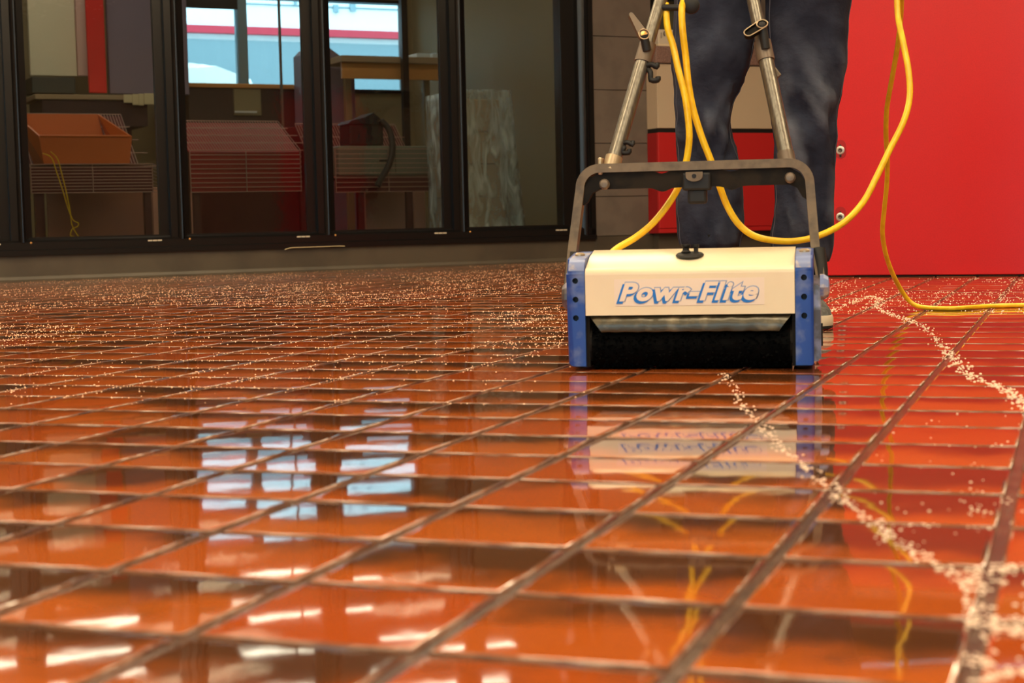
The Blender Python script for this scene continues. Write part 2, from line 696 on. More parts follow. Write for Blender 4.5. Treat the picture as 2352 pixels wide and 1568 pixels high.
# back wall with a storefront opening
wb = B()
for x0, x1, z0, z1 in ((-5.2, 5.0, -0.02, 0.6), (-5.2, 5.0, 2.6, 3.1), (-5.2, -4.2, 0.6, 2.6), (0.0, 5.0, 0.6, 2.6)):
    box(wb, x0, x1, -4.32, -4.2, z0, z1)
tag(obj('wall_back', wb, M['roomwall']), 'warm painted wall behind the camera around a storefront window', None, kind='structure')
w3 = thing('window_3', 'wide storefront window in the wall behind the camera', None, (0, -4.26, 0), kind='structure')
fr = B()
for x in (-4.16, -2.1, -0.04):
    box(fr, x - 0.04, x + 0.04, -0.05, 0.05, 0.6, 2.6)
box(fr, -4.2, 0.0, -0.05, 0.05, 0.6, 0.68)
box(fr, -4.2, 0.0, -0.05, 0.05, 2.52, 2.6)
obj('window_frame', fr, M['black_metal'], w3)
for k in range(2):
    p = B()
    box(p, -4.12 + 2.06 * k, -2.14 + 2.06 * k, -0.004, 0.004, 0.68, 2.52)
    obj('pane', p, M['clearglass'], w3)

# front wall (the glazed wall): curb, header, left piece, grey tiled piece; local x = s, y = away, z
front = thing('wall_front', 'grey tiled far wall with dark curb under the black framed glazing', None, W(0, 0), WA, kind='structure')
S_R = 1.066           # right outer edge of the glazing
S_L = -4.2
bm = B()
box(bm, -5.5, S_R, 0.0, 0.16, -0.02, 0.135)
prism(bm, [(0.002, 0.028), (-0.004, 0.024), (-0.012, 0.008), (-0.03, 0.0), (-0.03, -0.01), (0.002, -0.01)], 'x', -5.4, 5.3)
obj('curb', bm, M['curb'], front)
bm = B()
box(bm, -5.5, S_R, 0.0, 0.16, 2.6, 3.1)
box(bm, -5.5, S_L, 0.0, 0.16, 0.135, 2.6)
obj('wall_body', bm, M['wallgrey'], front)
bm = B()
W2 = (1.50, 1.98, 1.335, 1.70)         # window 2 opening
box(bm, S_R, 6.0, 0.012, 0.16, -0.02, W2[2])
box(bm, S_R, 6.0, 0.012, 0.16, W2[3], 3.1)
box(bm, S_R, W2[0], 0.012, 0.16, W2[2], W2[3])
box(bm, W2[1], 6.0, 0.012, 0.16, W2[2], W2[3])
obj('wall_backing', bm, M['joint'], front)
bm = B()
box(bm, S_R, 5.8, -0.004, 0.012, 0.02, 0.153, 0.002, 1)
obj('cove_base', bm, M['curb'], front)
for r in range(10):
    z0, z1 = 0.158 + (r - 0.0) * 0.333 - 0.077, 0
    z0 = 0.071 + r * 0.333
    z1 = z0 + 0.329
    z0 = max(z0, 0.156)
    z1 = min(z1, 3.09)
    edges = [S_R + 0.002, 1.498, 2.1, 2.7, 3.3, 3.9, 4.5]
    for k in range(len(edges) - 1):
        x0, x1 = edges[k] + (0.002 if k else 0), edges[k + 1] - 0.002
        a0, a1 = z0, z1
        if x0 > W2[0] - 0.05 and x1 < W2[1] + 0.3 and k in (1, 2):
            x1b = x1 if k == 1 else x1
            if a0 >= W2[2] - 0.01 and a1 <= W2[3] + 0.01:
                if k == 2:
                    x0 = W2[1] + 0.002
                else:
                    continue
            elif a0 < W2[2] < a1:
                a1 = W2[2]
            elif a0 < W2[3] < a1:
                a0 = W2[3]
        if a1 - a0 < 0.01:
            continue
        bm = B()
        box(bm, x0, x1, 0.0, 0.014, a0, a1, 0.0015, 1)
        obj('wall_tile', bm, M['wallgrey'], front)

# ------------------------------------------------------------------ window 1 (black framed glazing)
win = thing('window_1', 'long black framed glazing with five tall panes on a low curb', None, W(0, 0), WA, kind='structure')
MUL = [-3.291, -2.43, -1.568, -0.707, 0.156]
ZT = 2.6
bm = B()
prism(bm, [(-0.012, 0.14), (-0.012, 0.205), (0.0, 0.215), (0.02, 0.224), (0.02, 0.232), (0.07, 0.232), (0.07, 0.14)], 'x', S_L, S_R)       # sill rail
prism(bm, [(-0.02, 0.135), (-0.02, 0.163), (-0.012, 0.168), (-0.012, 0.135)], 'x', S_L, S_R)
box(bm, S_L, S_R, -0.012, 0.07, ZT - 0.09, ZT)
box(bm, S_L, S_L + 0.1, -0.012, 0.07, 0.14, ZT)
obj('window_frame', bm, M['black_metal'], win)
# right jamb with its rounded nose
bm = B()
prism(bm, [(0.86, 0.06), (0.86, 0.03), (0.955, 0.03), (0.965, 0.0), (0.985, -0.016), (1.0, -0.02), (1.012, -0.012), (1.02, -0.004), (1.03, -0.004), (1.034, -0.012), (1.066, -0.012), (1.066, 0.06)], 'z', 0.142, ZT)
obj('jamb', bm, M['black_metal'], win, smooth=True, angle=25)
for mx in MUL:
    bm = B()
    prism(bm, [(mx - 0.118, 0.06), (mx - 0.118, 0.028), (mx - 0.066, 0.028), (mx - 0.064, 0.0), (mx - 0.05, 0.0), (mx - 0.026, 0.0), (mx - 0.022, -0.008), (mx - 0.014, -0.017), (mx - 0.008, -0.0215), (mx - 0.004, -0.0225), (mx - 0.0005, -0.0215), (mx + 0.006, -0.015), (mx + 0.010, -0.006), (mx + 0.010, 0.012), (mx + 0.05, 0.028), (mx + 0.053, 0.06)], 'z', 0.205, ZT)
    obj('mullion', bm, M['black_metal'], win, smooth=True, angle=25)
ED = MUL + [0.978]
for k in range(len(ED) - 1):
    a, b = ED[k] + 0.045, ED[k + 1] - 0.11
    bm = B()
    box(bm, a, b, 0.036, 0.042, 0.225, ZT - 0.08)
    obj('pane', bm, M['glass'], win)
    c = ED[k + 1] - 0.2
    bm = B()
    for q in range(3):
        box(bm, c + q * 0.027, c + q * 0.027 + 0.024, -0.0135, -0.011, 0.196, 0.203)
    obj('vent_slot', bm, M['offwhite'], win)
    bm = B()
    lathe(bm, [(0.006, 0), (0.005, 0.003), (0.002, 0.004)], (ED[k] + 0.035, -0.012, 0.203), (0, -1, 0), 8)
    obj('screw', bm, M['gold'], win)

# window 2 above the counter
win2 = thing('window_2', 'small black framed window above the speckled counter', None, W(0, 0), WA, kind='structure')
bm = B()
box(bm, W2[0], W2[0] + 0.02, 0.0, 0.1, W2[2], W2[3])
box(bm, W2[1] - 0.05, W2[1], 0.0, 0.1, W2[2], W2[3])
box(bm, W2[0], W2[1], 0.0, 0.1, W2[2], W2[2] + 0.04)
box(bm, W2[0], W2[1], 0.0, 0.1, W2[3] - 0.05, W2[3])
obj('window_frame', bm, M['black_metal'], win2)
bm = B()
box(bm, W2[0] + 0.02, W2[1] - 0.05, 0.05, 0.056, W2[2] + 0.04, W2[3] - 0.05)
obj('pane', bm, M['glass'], win2)

# ------------------------------------------------------------------ back room shell (seen through the glazing)
QB = 4.3
rb = thing('wall_far', 'dim back wall of the room beyond the glazing, with a bright window opening', None, W(0, 0), WA, kind='structure')
OP = (-0.40, 1.64, 1.42, 2.19)
bm = B()
box(bm, -4.6, 1.85, QB, QB + 0.15, -0.02, OP[2])
box(bm, -4.6, 1.85, QB, QB + 0.15, OP[3], 3.0)
box(bm, -4.6, OP[0], QB, QB + 0.15, OP[2], OP[3])
box(bm, OP[1], 1.85, QB, QB + 0.15, OP[2], OP[3])
obj('wall_body', bm, M['tanwall'], rb)
bm = B()
box(bm, 1.7, 1.85, 0.17, QB, -0.02, 3.0)
tag(obj('wall_far_right', bm, M['olivewall'], loc=W(0, 0), rz=WA), 'plain olive tan side wall behind the rightmost pane', None, kind='structure')
bm = B()
box(bm, -4.6, -4.45, 0.17, QB, -0.02, 3.0)
tag(obj('wall_far_left', bm, M['bluewall'], loc=W(0, 0), rz=WA), 'mauve side wall at the left end of the back room', None, kind='structure')
bm = B()
box(bm, -4.6, 1.85, 0.165, QB + 0.15, -0.05, 0.0)
tag(obj('floor_back', bm, M['darkbox'], loc=W(0, 0), rz=WA), 'dark floor of the room beyond the glazing', None, kind='structure')
bm = B()
box(bm, -4.6, 1.85, 0.165, QB + 0.15, 2.9, 3.0)
tag(obj('ceiling_back', bm, M['ceil'], loc=W(0, 0), rz=WA), 'ceiling of the room beyond the glazing', None, kind='structure')
w4 = thing('window_4', 'daylit window in the back wall beyond the glazing', None, W(0, QB), WA, kind='structure')
bm = B()
box(bm, OP[0], OP[0] + 0.03, -0.02, 0.1, OP[2], OP[3])
box(bm, OP[1] - 0.03, OP[1], -0.02, 0.1, OP[2], OP[3])
box(bm, OP[0], OP[1], -0.02, 0.1, OP[2] - 0.03, OP[2])
box(bm, OP[0], OP[1], -0.02, 0.1, OP[3] - 0.03, OP[3])
obj('window_frame', bm, M['black_metal'], w4)
bm = B()
box(bm, 0.13, 0.21, 0.0, 0.1, OP[2], OP[3])
obj('mullion', bm, M['facadegrey'], w4)
bm = B()
box(bm, OP[0], 0.13, -0.01, 0.005, 2.06, OP[3])
obj('blind', bm, M['black'], w4)
for a, b in ((OP[0] + 0.03, 0.13), (0.21, OP[1] - 0.03)):
    bm = B()
    box(bm, a, b, 0.05, 0.055, OP[2], OP[3])
    obj('pane', bm, M['clearglass'], w4)


# ------------------------------------------------------------------ lamps
def panel_lamp(x, y, label):
    t = thing('ceiling_light', label, 'light', (x, y, 3.1), 0.0, 'flush ceiling light panels')
    bm = B()
    for x0, x1, y0, y1 in ((-0.62, 0.62, -0.34, -0.3), (-0.62, 0.62, 0.3, 0.34), (-0.62, -0.58, -0.3, 0.3), (0.58, 0.62, -0.3, 0.3)):
        box(bm, x0, x1, y0, y1, -0.05, 0)
    obj('frame', bm, M['lampbody'], t)
    bm = B()
    box(bm, -0.58, 0.58, -0.3, 0.3, -0.04, -0.02)
    obj('diffuser', bm, M['lamp'], t)


for x in (-2.4, 0.2, 2.8):
    for y in (-1.2, 1.4, 4.2, 6.9):
        panel_lamp(x, y, 'flush ceiling light panel with warm white diffuser over the tiled room')
for k, (s, q, ln) in enumerate(((-2.6, 1.2, 1.2), (-0.9, 1.1, 1.2), (0.55, 1.3, 1.0), (-1.8, 2.9, 1.2), (0.3, 3.45, 1.2))):
    t = thing('box_light', 'warm box light on the back room ceiling', 'light', W(s, q, 2.895), WA, 'box lights in the back room')
    bm = B()
    box(bm, -ln / 2, ln / 2, -0.2, 0.2, -0.05, 0.0, 0.01)
    obj('body', bm, M['lampbody'], t)
    bm = B()
    box(bm, -ln / 2 + 0.03, ln / 2 - 0.03, -0.06, 0.06, -0.075, -0.05, 0.01)
    obj('diffuser', bm, M['tube'], t)

# ------------------------------------------------------------------ floor scrubber
MA = R(-11.0)
MO = Vector((0.304, 2.788, 0))
mach = thing('floor_scrubber', 'blue and cream twin brush floor scrubber with tall tubular handle on the wet tiles', 'floor machine', MO, MA)
MX = Vector((math.cos(MA), math.sin(MA), 0))
MY = Vector((-math.sin(MA), math.cos(MA), 0))


def mloc(u, v, y):
    """pixel on the machine's own plane at local depth y -> local (x, z)"""
    p = onplane(u, v, MO + MY * y, MY) - MO
    return Vector((p.dot(MX), y, p.z))


def arc(cx, cy, r, a0, a1, n=6):
    return [(cx + r * math.cos(R(a0 + (a1 - a0) * i / n)), cy + r * math.sin(R(a0 + (a1 - a0) * i / n))) for i in range(n + 1)]


# lid: profile in (y, z)
prof = [(0.0, 0.096)] + [(0.0, 0.166)] + arc(0.012, 0.166, 0.012, 180, 112, 5) + [(0.06, 0.196), (0.118, 0.2065)] + arc(0.118, 0.1965, 0.010, 90, 20, 4) + [(0.17, 0.185), (0.21, 0.15), (0.21, 0.12), (0.2, 0.12), (0.2, 0.145), (0.165, 0.176), (0.12, 0.196), (0.06, 0.186), (0.012, 0.166), (0.006, 0.15), (0.006, 0.096)]
bm = B()
prism(bm, prof, 'x', -0.1785, 0.1785)
lid = obj('lid', bm, M['cream'], mach, smooth=True, angle=35)
# label with its lettering
bm = B()
box(bm, -0.128, 0.128, -0.0006, 0.0, 0.112, 0.158)
lab = obj('label', bm, M['sticker'], mach)


def lettering(name, off, dx, dz, y, m):
    cu = bpy.data.curves.new('t', 'FONT')
    cu.body = 'Powr-Flite'
    cu.size = 1.0
    cu.shear = 0.3
    cu.space_character = 1.12
    cu.offset = off
    cu.extrude = 0.004
    cu.resolution_u = 4
    t = bpy.data.objects.new('t', cu)
    col.objects.link(t)
    dg = bpy.context.evaluated_depsgraph_get()
    dg.update()
    me = bpy.data.meshes.new_from_object(t.evaluated_get(dg))
    bpy.data.objects.remove(t, do_unlink=True)
    me.materials.clear()
    me.materials.append(m)
    return me, dx, dz, y


def put_lettering():
    base, *_ = lettering('lettering', 0.045, 0, 0, 0, M['sticker'])
    xs = [v.co.x for v in base.vertices]
    zs = [v.co.y for v in base.vertices]
    x0, x1, z0, z1 = min(xs), max(xs), min(zs), max(zs)
    sx, sz = 0.238 / (x1 - x0), 0.033 / (z1 - z0)
    for nm, off, dx, dz, y, m in (('lettering_outline', 0.068, 0.0005, 0.0004, -0.0010, M['txtgrey']), ('lettering_shadow', 0.06, -0.0040, -0.0034, -0.0014, M['txtblue']), ('lettering_face', 0.040, 0, 0, -0.0018, M['sticker'])):
        me, *_ = lettering(nm, off, dx, dz, y, m)
        for v in me.vertices:
            x, yy, z = v.co
            v.co = Vector(((x - x0) * sx - 0.120 + dx, y - z * 0.03, (yy - z0) * sz + 0.1195 + dz))
        o = bpy.data.objects.new(nm, me)
        me.name = nm
        col.objects.link(o)
        o.parent = lab


put_lettering()
# end casings with three bolt holes each
for sgn, nm in ((-1, 'left'), (1, 'right')):
    bm = B()
    pr = [(0.0, 0.008), (0.0, 0.168)] + arc(0.026, 0.168, 0.026, 180, 100, 6) + [(0.10, 0.203), (0.16, 0.203)] + arc(0.2, 0.163, 0.04, 90, 0, 6) + [(0.24, 0.03), (0.215, 0.006), (0.02, 0.004)]
    x0, x1 = (-0.2115, -0.1795) if sgn < 0 else (0.1795, 0.2095)
    prism(bm, pr, 'x', x0, x1)
    # round the outer edges
    xo = x0 if sgn < 0 else x1
    es = [e for e in bm.edges if all(abs(v.co.x - xo) < 1e-5 for v in e.verts)]
    bmesh.ops.bevel(bm, geom=es, offset=0.012 if sgn < 0 else 0.005, segments=4, affect='EDGES', profile=0.5)
    o = obj('end_casing', bm, M['blue'], mach)
    cut = []
    for z in ((0.1565, 0.124, 0.092)):
        c = B()
        lathe(c, [(0.0052, 0), (0.0052, 0.03)], ((x0 + x1) / 2 - 0.0005, 0.014, z), (0, -1, 0), 16)
        cut.append(obj('c', c, M['black'], mach))
    boolean_cut(o, cut)
    for z in ((0.1565, 0.124, 0.092)):
        c = B()
        lathe(c, [(0.0051, 0), (0.0051, 0.003), (0.002, 0.0032)], ((x0 + x1) / 2 - 0.0005, 0.0138, z), (0, -1, 0), 12)
        obj('bolt', c, M['black'], o)
    for p in o.data.polygons:
        p.use_smooth = True
    try:
        o.data.set_sharp_from_angle(angle=R(35))
    except Exception:
        pass
    # worn upper shoulder of the casing
    bm = B()
    sh = arc(0.026, 0.168, 0.0265, 168, 100, 6) + [(0.10, 0.2036), (0.10, 0.203)] + arc(0.026, 0.168, 0.0258, 100, 168, 6)
    prism(bm, sh, 'x', x0 + 0.004 if sgn < 0 else x0 + 0.001, x1 - 0.001 if sgn < 0 else x1 - 0.004)
    tag(obj('scuffed_shoulder', bm, M['bluewear'], mach, smooth=True, angle=35), 'paint worn pale on the shoulder')
    c = B()
    lathe(c, [(0.009, 0), (0.009, 0.003), (0.006, 0.006)], ((x0 + x1) / 2, 0.06, 0.198), (0, 0, 1), 14)
    obj('bolt', c, M['rim'], mach)
# right side gear cover
bm = B()
prism(bm, [(0.03, 0.012), (0.03, 0.10), (0.036, 0.142), (0.06, 0.158), (0.1, 0.15), (0.13, 0.10), (0.15, 0.05), (0.14, 0.012)], 'x', 0.2096, 0.2215)
es = [e for e in bm.edges if all(v.co.x > 0.22 for v in e.verts)]
bmesh.ops.bevel(bm, geom=es, offset=0.004, segments=2, affect='EDGES')
obj('gear_cover', bm, M['lav'], mach)
bm = B()
lathe(bm, [(0.022, 0), (0.022, 0.006), (0.017, 0.014), (0.008, 0.016)], (0.2205, 0.05, 0.138), (1, 0, 0), 8)
obj('pivot_hub', bm, M['bluewear'], mach)
bm = B()
lathe(bm, [(0.024, 0), (0.024, 0.008), (0.019, 0.014), (0.006, 0.016)], (-0.2113, 0.05, 0.128), (-1, 0, 0), 14)
obj('pivot_hub', bm, M['lav'], mach)
bm = B()
box(bm, 0.2215, 0.2245, 0.06, 0.066, 0.05, 0.075)
box(bm, 0.2215, 0.2245, 0.07, 0.08, 0.035, 0.05)
obj('side_clip', bm, M['black'], mach)
# body between the casings
bm = B()
box(bm, -0.1795, 0.1795, 0.03, 0.2, 0.1, 0.145)
box(bm, -0.1795, 0.1795, 0.095, 0.11, 0.04, 0.12)
obj('chassis', bm, M['darkbar'], mach)
for x in (-0.1795, 0.1735):
    bm = B()
    box(bm, x, x + 0.006, 0.012, 0.205, 0.006, 0.10)
    obj('inner_skirt', bm, M['darkbar'], mach)
# splash guard
bm = B()
ring = []
for k, (y, z, hw) in enumerate(((0.012, 0.097, 0.172), (0.005, 0.092, 0.171), (0.0, 0.085, 0.165), (-0.003, 0.075, 0.157), (-0.001, 0.0675, 0.152), (0.004, 0.066, 0.151))):
    ring.append([Vector((-hw + 2 * hw * i / 24, y + 0.001 * math.sin(i * 1.7 + k), z + 0.0006 * math.sin(i * 2.3) - (0.0 if k < 3 else 0.0))) for i in range(25)])
bk = [[p + Vector((0, 0.003, 0.001)) for p in r] for r in ring]
V = [[bm.verts.new(p) for p in r] for r in ring + bk[::-1]]
for i in range(len(V)):
    for j in range(24):
        a, b = V[i], V[(i + 1) % len(V)]
        bm.faces.new((a[j], a[j + 1], b[j + 1], b[j]))
obj('splash_guard', bm, M['flap'], mach, smooth=True, angle=50)


# brush rollers: core plus bristles
def roller(yc, zc, r):
    bm = B()
    lathe(bm, [(0.041, 0), (0.041, 0.340)], (-0.170, yc, zc), (1, 0, 0), 28)
    o = obj('brush_roller', bm, M['bristle'], mach)
    bm = B()
    rnd = random.Random(3)
    for k in range(4200):
        x = -0.168 + 0.336 * rnd.random()
        a = rnd.random() * 2 * math.pi
        rr = r * (0.93 + 0.07 * rnd.random())
        d = Vector((0, math.cos(a), math.sin(a)))
        t = Vector((0, -math.sin(a), math.cos(a)))
        p0 = Vector((x, yc, zc)) + d * 0.026
        p1 = Vector((x + rnd.gauss(0, 0.002), yc, zc)) + d * rr + t * rnd.gauss(0, 0.004)
        if p1.z < 0.0015:
            p1.z = 0.0015
        w = 0.0022
        e = Vector((w, 0, 0)) if k % 2 else t * w
        A = [bm.verts.new(p0 - e), bm.verts.new(p0 + e), bm.verts.new(p1 + e * 0.8), bm.verts.new(p1 - e * 0.8)]
        bm.faces.new(A)
    b = obj('bristles', bm, M['bristle'], o)
    b['kind'] = 'stuff'


roller(0.047, 0.044, 0.046)
roller(0.152, 0.044, 0.046)
for x in (-0.172, 0.172):
    bm = B()
    lathe(bm, [(0.038, 0), (0.038, 0.004)], (x - 0.002, 0.047, 0.045), (1, 0, 0), 20)
    obj('roller_disc', bm, M['darkbar'], mach)
# filler cap on the lid: oval plate and two pegs
cz = 0.196
bm = B()
lathe(bm, [(0.0235, 0), (0.0245, 0.002), (0.0225, 0.0045), (0.012, 0.0052)], (-0.002, 0.058, cz - 0.0015), (0, -0.16, 0.98), 28)
cap = obj('cap', bm, M['black'], mach, smooth=True, angle=40)
bm = B()
lathe(bm, [(0.0075, 0), (0.0085, 0.003), (0.0058, 0.006), (0.0058, 0.009), (0.0088, 0.013), (0.0088, 0.016)], (-0.009, 0.062, cz + 0.003), (0, 0, 1), 14)
obj('peg', bm, M['black'], cap)
bm = B()
lathe(bm, [(0.006, 0), (0.004, 0.003), (0.004, 0.009), (0.0055, 0.011), (0.0055, 0.016)], (0.0085, 0.062, cz + 0.003), (0, 0, 1), 12)
obj('peg', bm, M['black'], cap)

# bail: a channel bent into an upside down U
YB = 0.16
pts = [Vector((-0.2225, YB - 0.045, 0.135)), Vector((-0.221, YB - 0.02, 0.19)), Vector((-0.211, YB, 0.312))]
cr = 0.036
zt, xl, xr = 0.3535, -0.2065, 0.2035
pts = [Vector((-0.2245, YB - 0.05, 0.13)), Vector((-0.221, YB - 0.02, 0.20))]
for i in range(9):
    a = R(180 - 90 * i / 8)
    pts.append(Vector((xl + cr + cr * math.cos(a), YB, zt - cr + cr * math.sin(a))))
for i in range(9):
    a = R(90 - 90 * i / 8)
    pts.append(Vector((xr - cr + cr * math.cos(a), YB, zt - cr + cr * math.sin(a))))
pts += [Vector((0.2125, YB - 0.02, 0.20)), Vector((0.2245, YB - 0.05, 0.13))]
bm = B()
# sweep an oblong: thin across the frame, deep front to back
sweep(bm, pts, [(-0.0078, -0.013), (0.0078, -0.013), (0.0078, 0.013), (-0.0078, 0.013)], up=Vector((0, 1, 0)))
es = [e for e in bm.edges if e.calc_face_angle(0) > 0.8]
bmesh.ops.bevel(bm, geom=es, offset=0.0035, segments=2, affect='EDGES')
bail = obj('bail_frame', bm, M['bail'], mach, smooth=True, angle=50)
# dark lower web of the cross bar with its two dips
bm = B()
xs = [i / 60 for i in range(61)]
top, bot = [(xl + 0.004, zt - 0.052), (xl + 0.006, zt - 0.034), (xl + 0.016, zt - 0.018)], [(xl + 0.004, zt - 0.066), (xl + 0.013, zt - 0.060), (xl + 0.022, zt - 0.044)]
for t in xs:
    x = xl + 0.036 + (xr - xl - 0.072) * t
    dip = sum(math.exp(-((x - c) / 0.013) ** 2) for c in (-0.058, 0.066))
    top.append((x, zt - 0.006 - 0.006 * dip))
    bot.append((x, zt - 0.0375 - 0.007 * dip))
top += [(xr - 0.016, zt - 0.018), (xr - 0.006, zt - 0.034), (xr - 0.004, zt - 0.052)]
bot += [(xr - 0.022, zt - 0.044), (xr - 0.013, zt - 0.060), (xr - 0.004, zt - 0.066)]
prism(bm, bot + top[::-1], 'y', YB - 0.008, YB + 0.010)
obj('cross_web', bm, M['darkbar'], bail)
bm = B()
box(bm, -0.021, 0.030, YB - 0.017, YB + 0.012, zt - 0.044, zt - 0.012, 0.004)
box(bm, -0.012, 0.022, YB - 0.012, YB + 0.012, zt - 0.068, zt - 0.040, 0.005)
obj('latch_block', bm, M['black'], bail)
bm = B()
pl = [(-0.014, zt - 0.011), (0.016, zt - 0.011), (0.016, zt - 0.018)] + [(0.001 + 0.015 * math.cos(R(a)), zt - 0.019 - 0.009 * math.sin(R(a))) for a in range(10, 180, 17)] + [(-0.014, zt - 0.018)]
prism(bm, pl, 'y', YB - 0.022, YB - 0.017)
tab_ = obj('latch_tab', bm, M['bail'], bail)
bm = B()
lathe(bm, [(0.004, 0), (0.004, 0.001)], (0.001, YB - 0.0222, zt - 0.0185), (0, -1, 0), 14)
obj('tab_hole', bm, M['black'], tab_)
for u, v in ((1389, 424), (1815, 409)):
    p = mloc(u, v, YB - 0.012)
    bm = B()
    lathe(bm, [(0.0095, 0), (0.0095, 0.007), (0.007, 0.011), (0.002, 0.012)], p, (0, -0.9, 0.15), 12)
    obj('bolt', bm, M['collar'], bail)
# rubber boots where the bail meets the casings
for sx in (-1, 1):
    bm = B()
    tube(bm, [(sx * 0.2165, YB - 0.022, 0.20), (sx * 0.2205, YB - 0.036, 0.165), (sx * 0.2215, YB - 0.05, 0.13)], 0.0135, 12)
    obj('boot', bm, M['black'], mach, smooth=True, angle=50)


# handle: two steel tubes leaning back and converging
def handle_y(z):
    return YB + 0.005 + 0.33 * (z - 0.36)


def hpt(u, v):
    y = YB + 0.02
    for _ in range(12):
        p = mloc(u, v, y)
        y = handle_y(p.z)
    return mloc(u, v, y)


LT = [hpt(1409, 372), hpt(1447, 237), hpt(1480, 132), hpt(1518, 0)]
RT = [hpt(1808, 366), hpt(1780, 238), hpt(1756, 128), hpt(1730, 0)]


def extend(a, b, z):
    return a + (b - a) * ((z - a.z) / (b.z - a.z))


LTOP, RTOP = extend(LT[0], LT[3], 0.90), extend(RT[0], RT[3], 0.90)
hand = []
for T, TOP, side in ((LT, LTOP, -1), (RT, RTOP, 1)):
    lo_end = T[0] - (T[3] - T[0]).normalized() * 0.01
    mid = extend(T[0], T[3], T[2].z)
    bm = B()
    tube(bm, [lo_end, mid], 0.0135, 18)
    o = obj('lower_handle_tube', bm, M['steel'], mach, smooth=True, angle=50)
    bm = B()
    tube(bm, [mid, TOP], 0.0118, 18)
    obj('upper_handle_tube', bm, M['steel'], mach, smooth=True, angle=50)
    d = (TOP - T[0]).normalized()
    bm = B()
    tube(bm, [mid - d * 0.010, mid - d * 0.008, mid + d * 0.022, mid + d * 0.028], 0.0158, 18)
    cl = obj('collar', bm, M['collar'], mach, smooth=True, angle=50)
    # post of the clamp
    pb = mid + d * 0.012 + Vector((0.004 if side < 0 else 0.004, -0.014, 0.0))
    pt = hpt(1482, 84) if side < 0 else hpt(1752, 62)
    pt = pt + Vector((0, -0.026, 0))
    bm = B()
    tube(bm, [pb, pt], 0.0082, 14)
    obj('clamp_post', bm, M['black'], cl, smooth=True, angle=50)
    # lever with a rim and a socket
    tip = (hpt(1454, 39) if side < 0 else hpt(1722, 82)) + Vector((0, -0.032, 0))
    ax = tip - pt
    w0, w1 = (0.0098, 0.0045) if side < 0 else (0.0098, 0.0085)
    L = ax.length
    a = ax.normalized()
    nrm = Vector((0, -0.75, 0.66)) if side < 0 else Vector((0, -0.8, 0.6))
    nrm = (nrm - a * nrm.dot(a)).normalized()
    s = a.cross(nrm)
    outl = []
    for i in range(9):
        th = R(90 + 180 * i / 8)
        outl.append((math.cos(th) * w0, math.sin(th) * w0))
    for i in range(9):
        th = R(-90 + 180 * i / 8)
        outl.append((L + math.cos(th) * w1, math.sin(th) * w1))
    bm = B()
    A = [bm.verts.new(pt + a * p + s * q - nrm * 0.006) for p, q in outl]
    T2_ = [bm.verts.new(pt + a * p + s * q + nrm * 0.004) for p, q in outl]
    n_ = len(outl)
    for i in range(n_):
        bm.faces.new((A[i], A[(i + 1) % n_], T2_[(i + 1) % n_], T2_[i]))
    bm.faces.new(A[::-1])
    f = bm.faces.new(T2_)
    r = bmesh.ops.inset_region(bm, faces=[f], thickness=0.0016)
    for v in f.verts:
        v.co -= nrm * (0.005 if side > 0 else 0.0012)
    lv = obj('clamp_lever', bm, M['collar'] if side < 0 else M['darkbar'], cl)
    bm = B()
    rim = [pt + a * (math.cos(R(t)) * w0) + s * (math.sin(R(t)) * w0) + nrm * 0.0042 for t in range(0, 361, 24)]
    tube(bm, rim, 0.0012, 6)
    if side > 0:
        rim2 = [pt + a * p + s * q + nrm * 0.0042 for p, q in outl + outl[:1]]
        tube(bm, rim2, 0.0010, 6)
    obj('lever_rim', bm, M['rim'], lv)
    bm = B()
    lathe(bm, [(w0 * 0.62, 0), (w0 * 0.62, 0.0025), (w0 * 0.2, 0.003)], pt + nrm * 0.002, nrm, 12)
    obj('lever_screw', bm, M['gold'] if side < 0 else M['black'], lv)
# foot of the left tube: clevis
bm = B()
tube(bm, [hpt(1402, 392), hpt(1411, 360)], 0.016, 12)
box(bm, hpt(1402, 388).x - 0.021, hpt(1402, 388).x - 0.013, YB - 0.012, YB + 0.02, zt - 0.012, zt + 0.020, 0.003)
obj('tube_foot', bm, M['rim'], mach, smooth=True, angle=45)
bm = B()
tube(bm, [hpt(1808, 372), hpt(1804, 350)], 0.0152, 14)
obj('tube_foot', bm, M['collar'], mach, smooth=True, angle=45)


def clip(u, v, du, dv, big=1.0):
    p = hpt(u, v)
    q = hpt(u + du, v + dv)
    bm = B()
    o1 = Vector((0, -0.004, 0))
    tube(bm, [p + o1, p + o1 + Vector((0.012, -0.004, 0.002)), p + o1 + Vector((0.02, -0.004, -0.003)), p + o1 + Vector((0.021, -0.002, 0.004))], 0.0045 * big, 8, 3)
    tube(bm, [p + o1 + Vector((0.004, 0, -0.006)), (p + q) / 2 + o1 + Vector((0.004, -0.003, 0)), q + o1, q + o1 + Vector((0.012, -0.003, -0.001)), q + o1 + Vector((0.013, -0.002, 0.005))], 0.0045 * big, 8, 3)
    obj('cord_clip', bm, M['black'], mach, smooth=True, angle=60)


clip(1484, 152, 12, 32, 1.15)
clip(1428, 330, 2, 20)
bm = B()
p = hpt(1776, 160)
q = hpt(1789, 176)
sweep(bm, [p, q], circ(0.0028, 8, 0.006))
obj('side_tab', bm, M['bail'], mach)
# black cord hook high on the left tube
a = hpt(1522, 18)
b = hpt(1588, 18)
bm = B()
tube(bm, [a + Vector((0, -0.004, 0)), b + Vector((-0.006, -0.004, 0))], 0.0062, 10)
lathe(bm, [(0.010, 0), (0.0155, 0.004), (0.0155, 0.016), (0.010, 0.02)], b + Vector((0.0, 0.006, 0.004)), (0, -1, 0), 18)
obj('cord_hook', bm, M['black'], mach, smooth=True, angle=50)
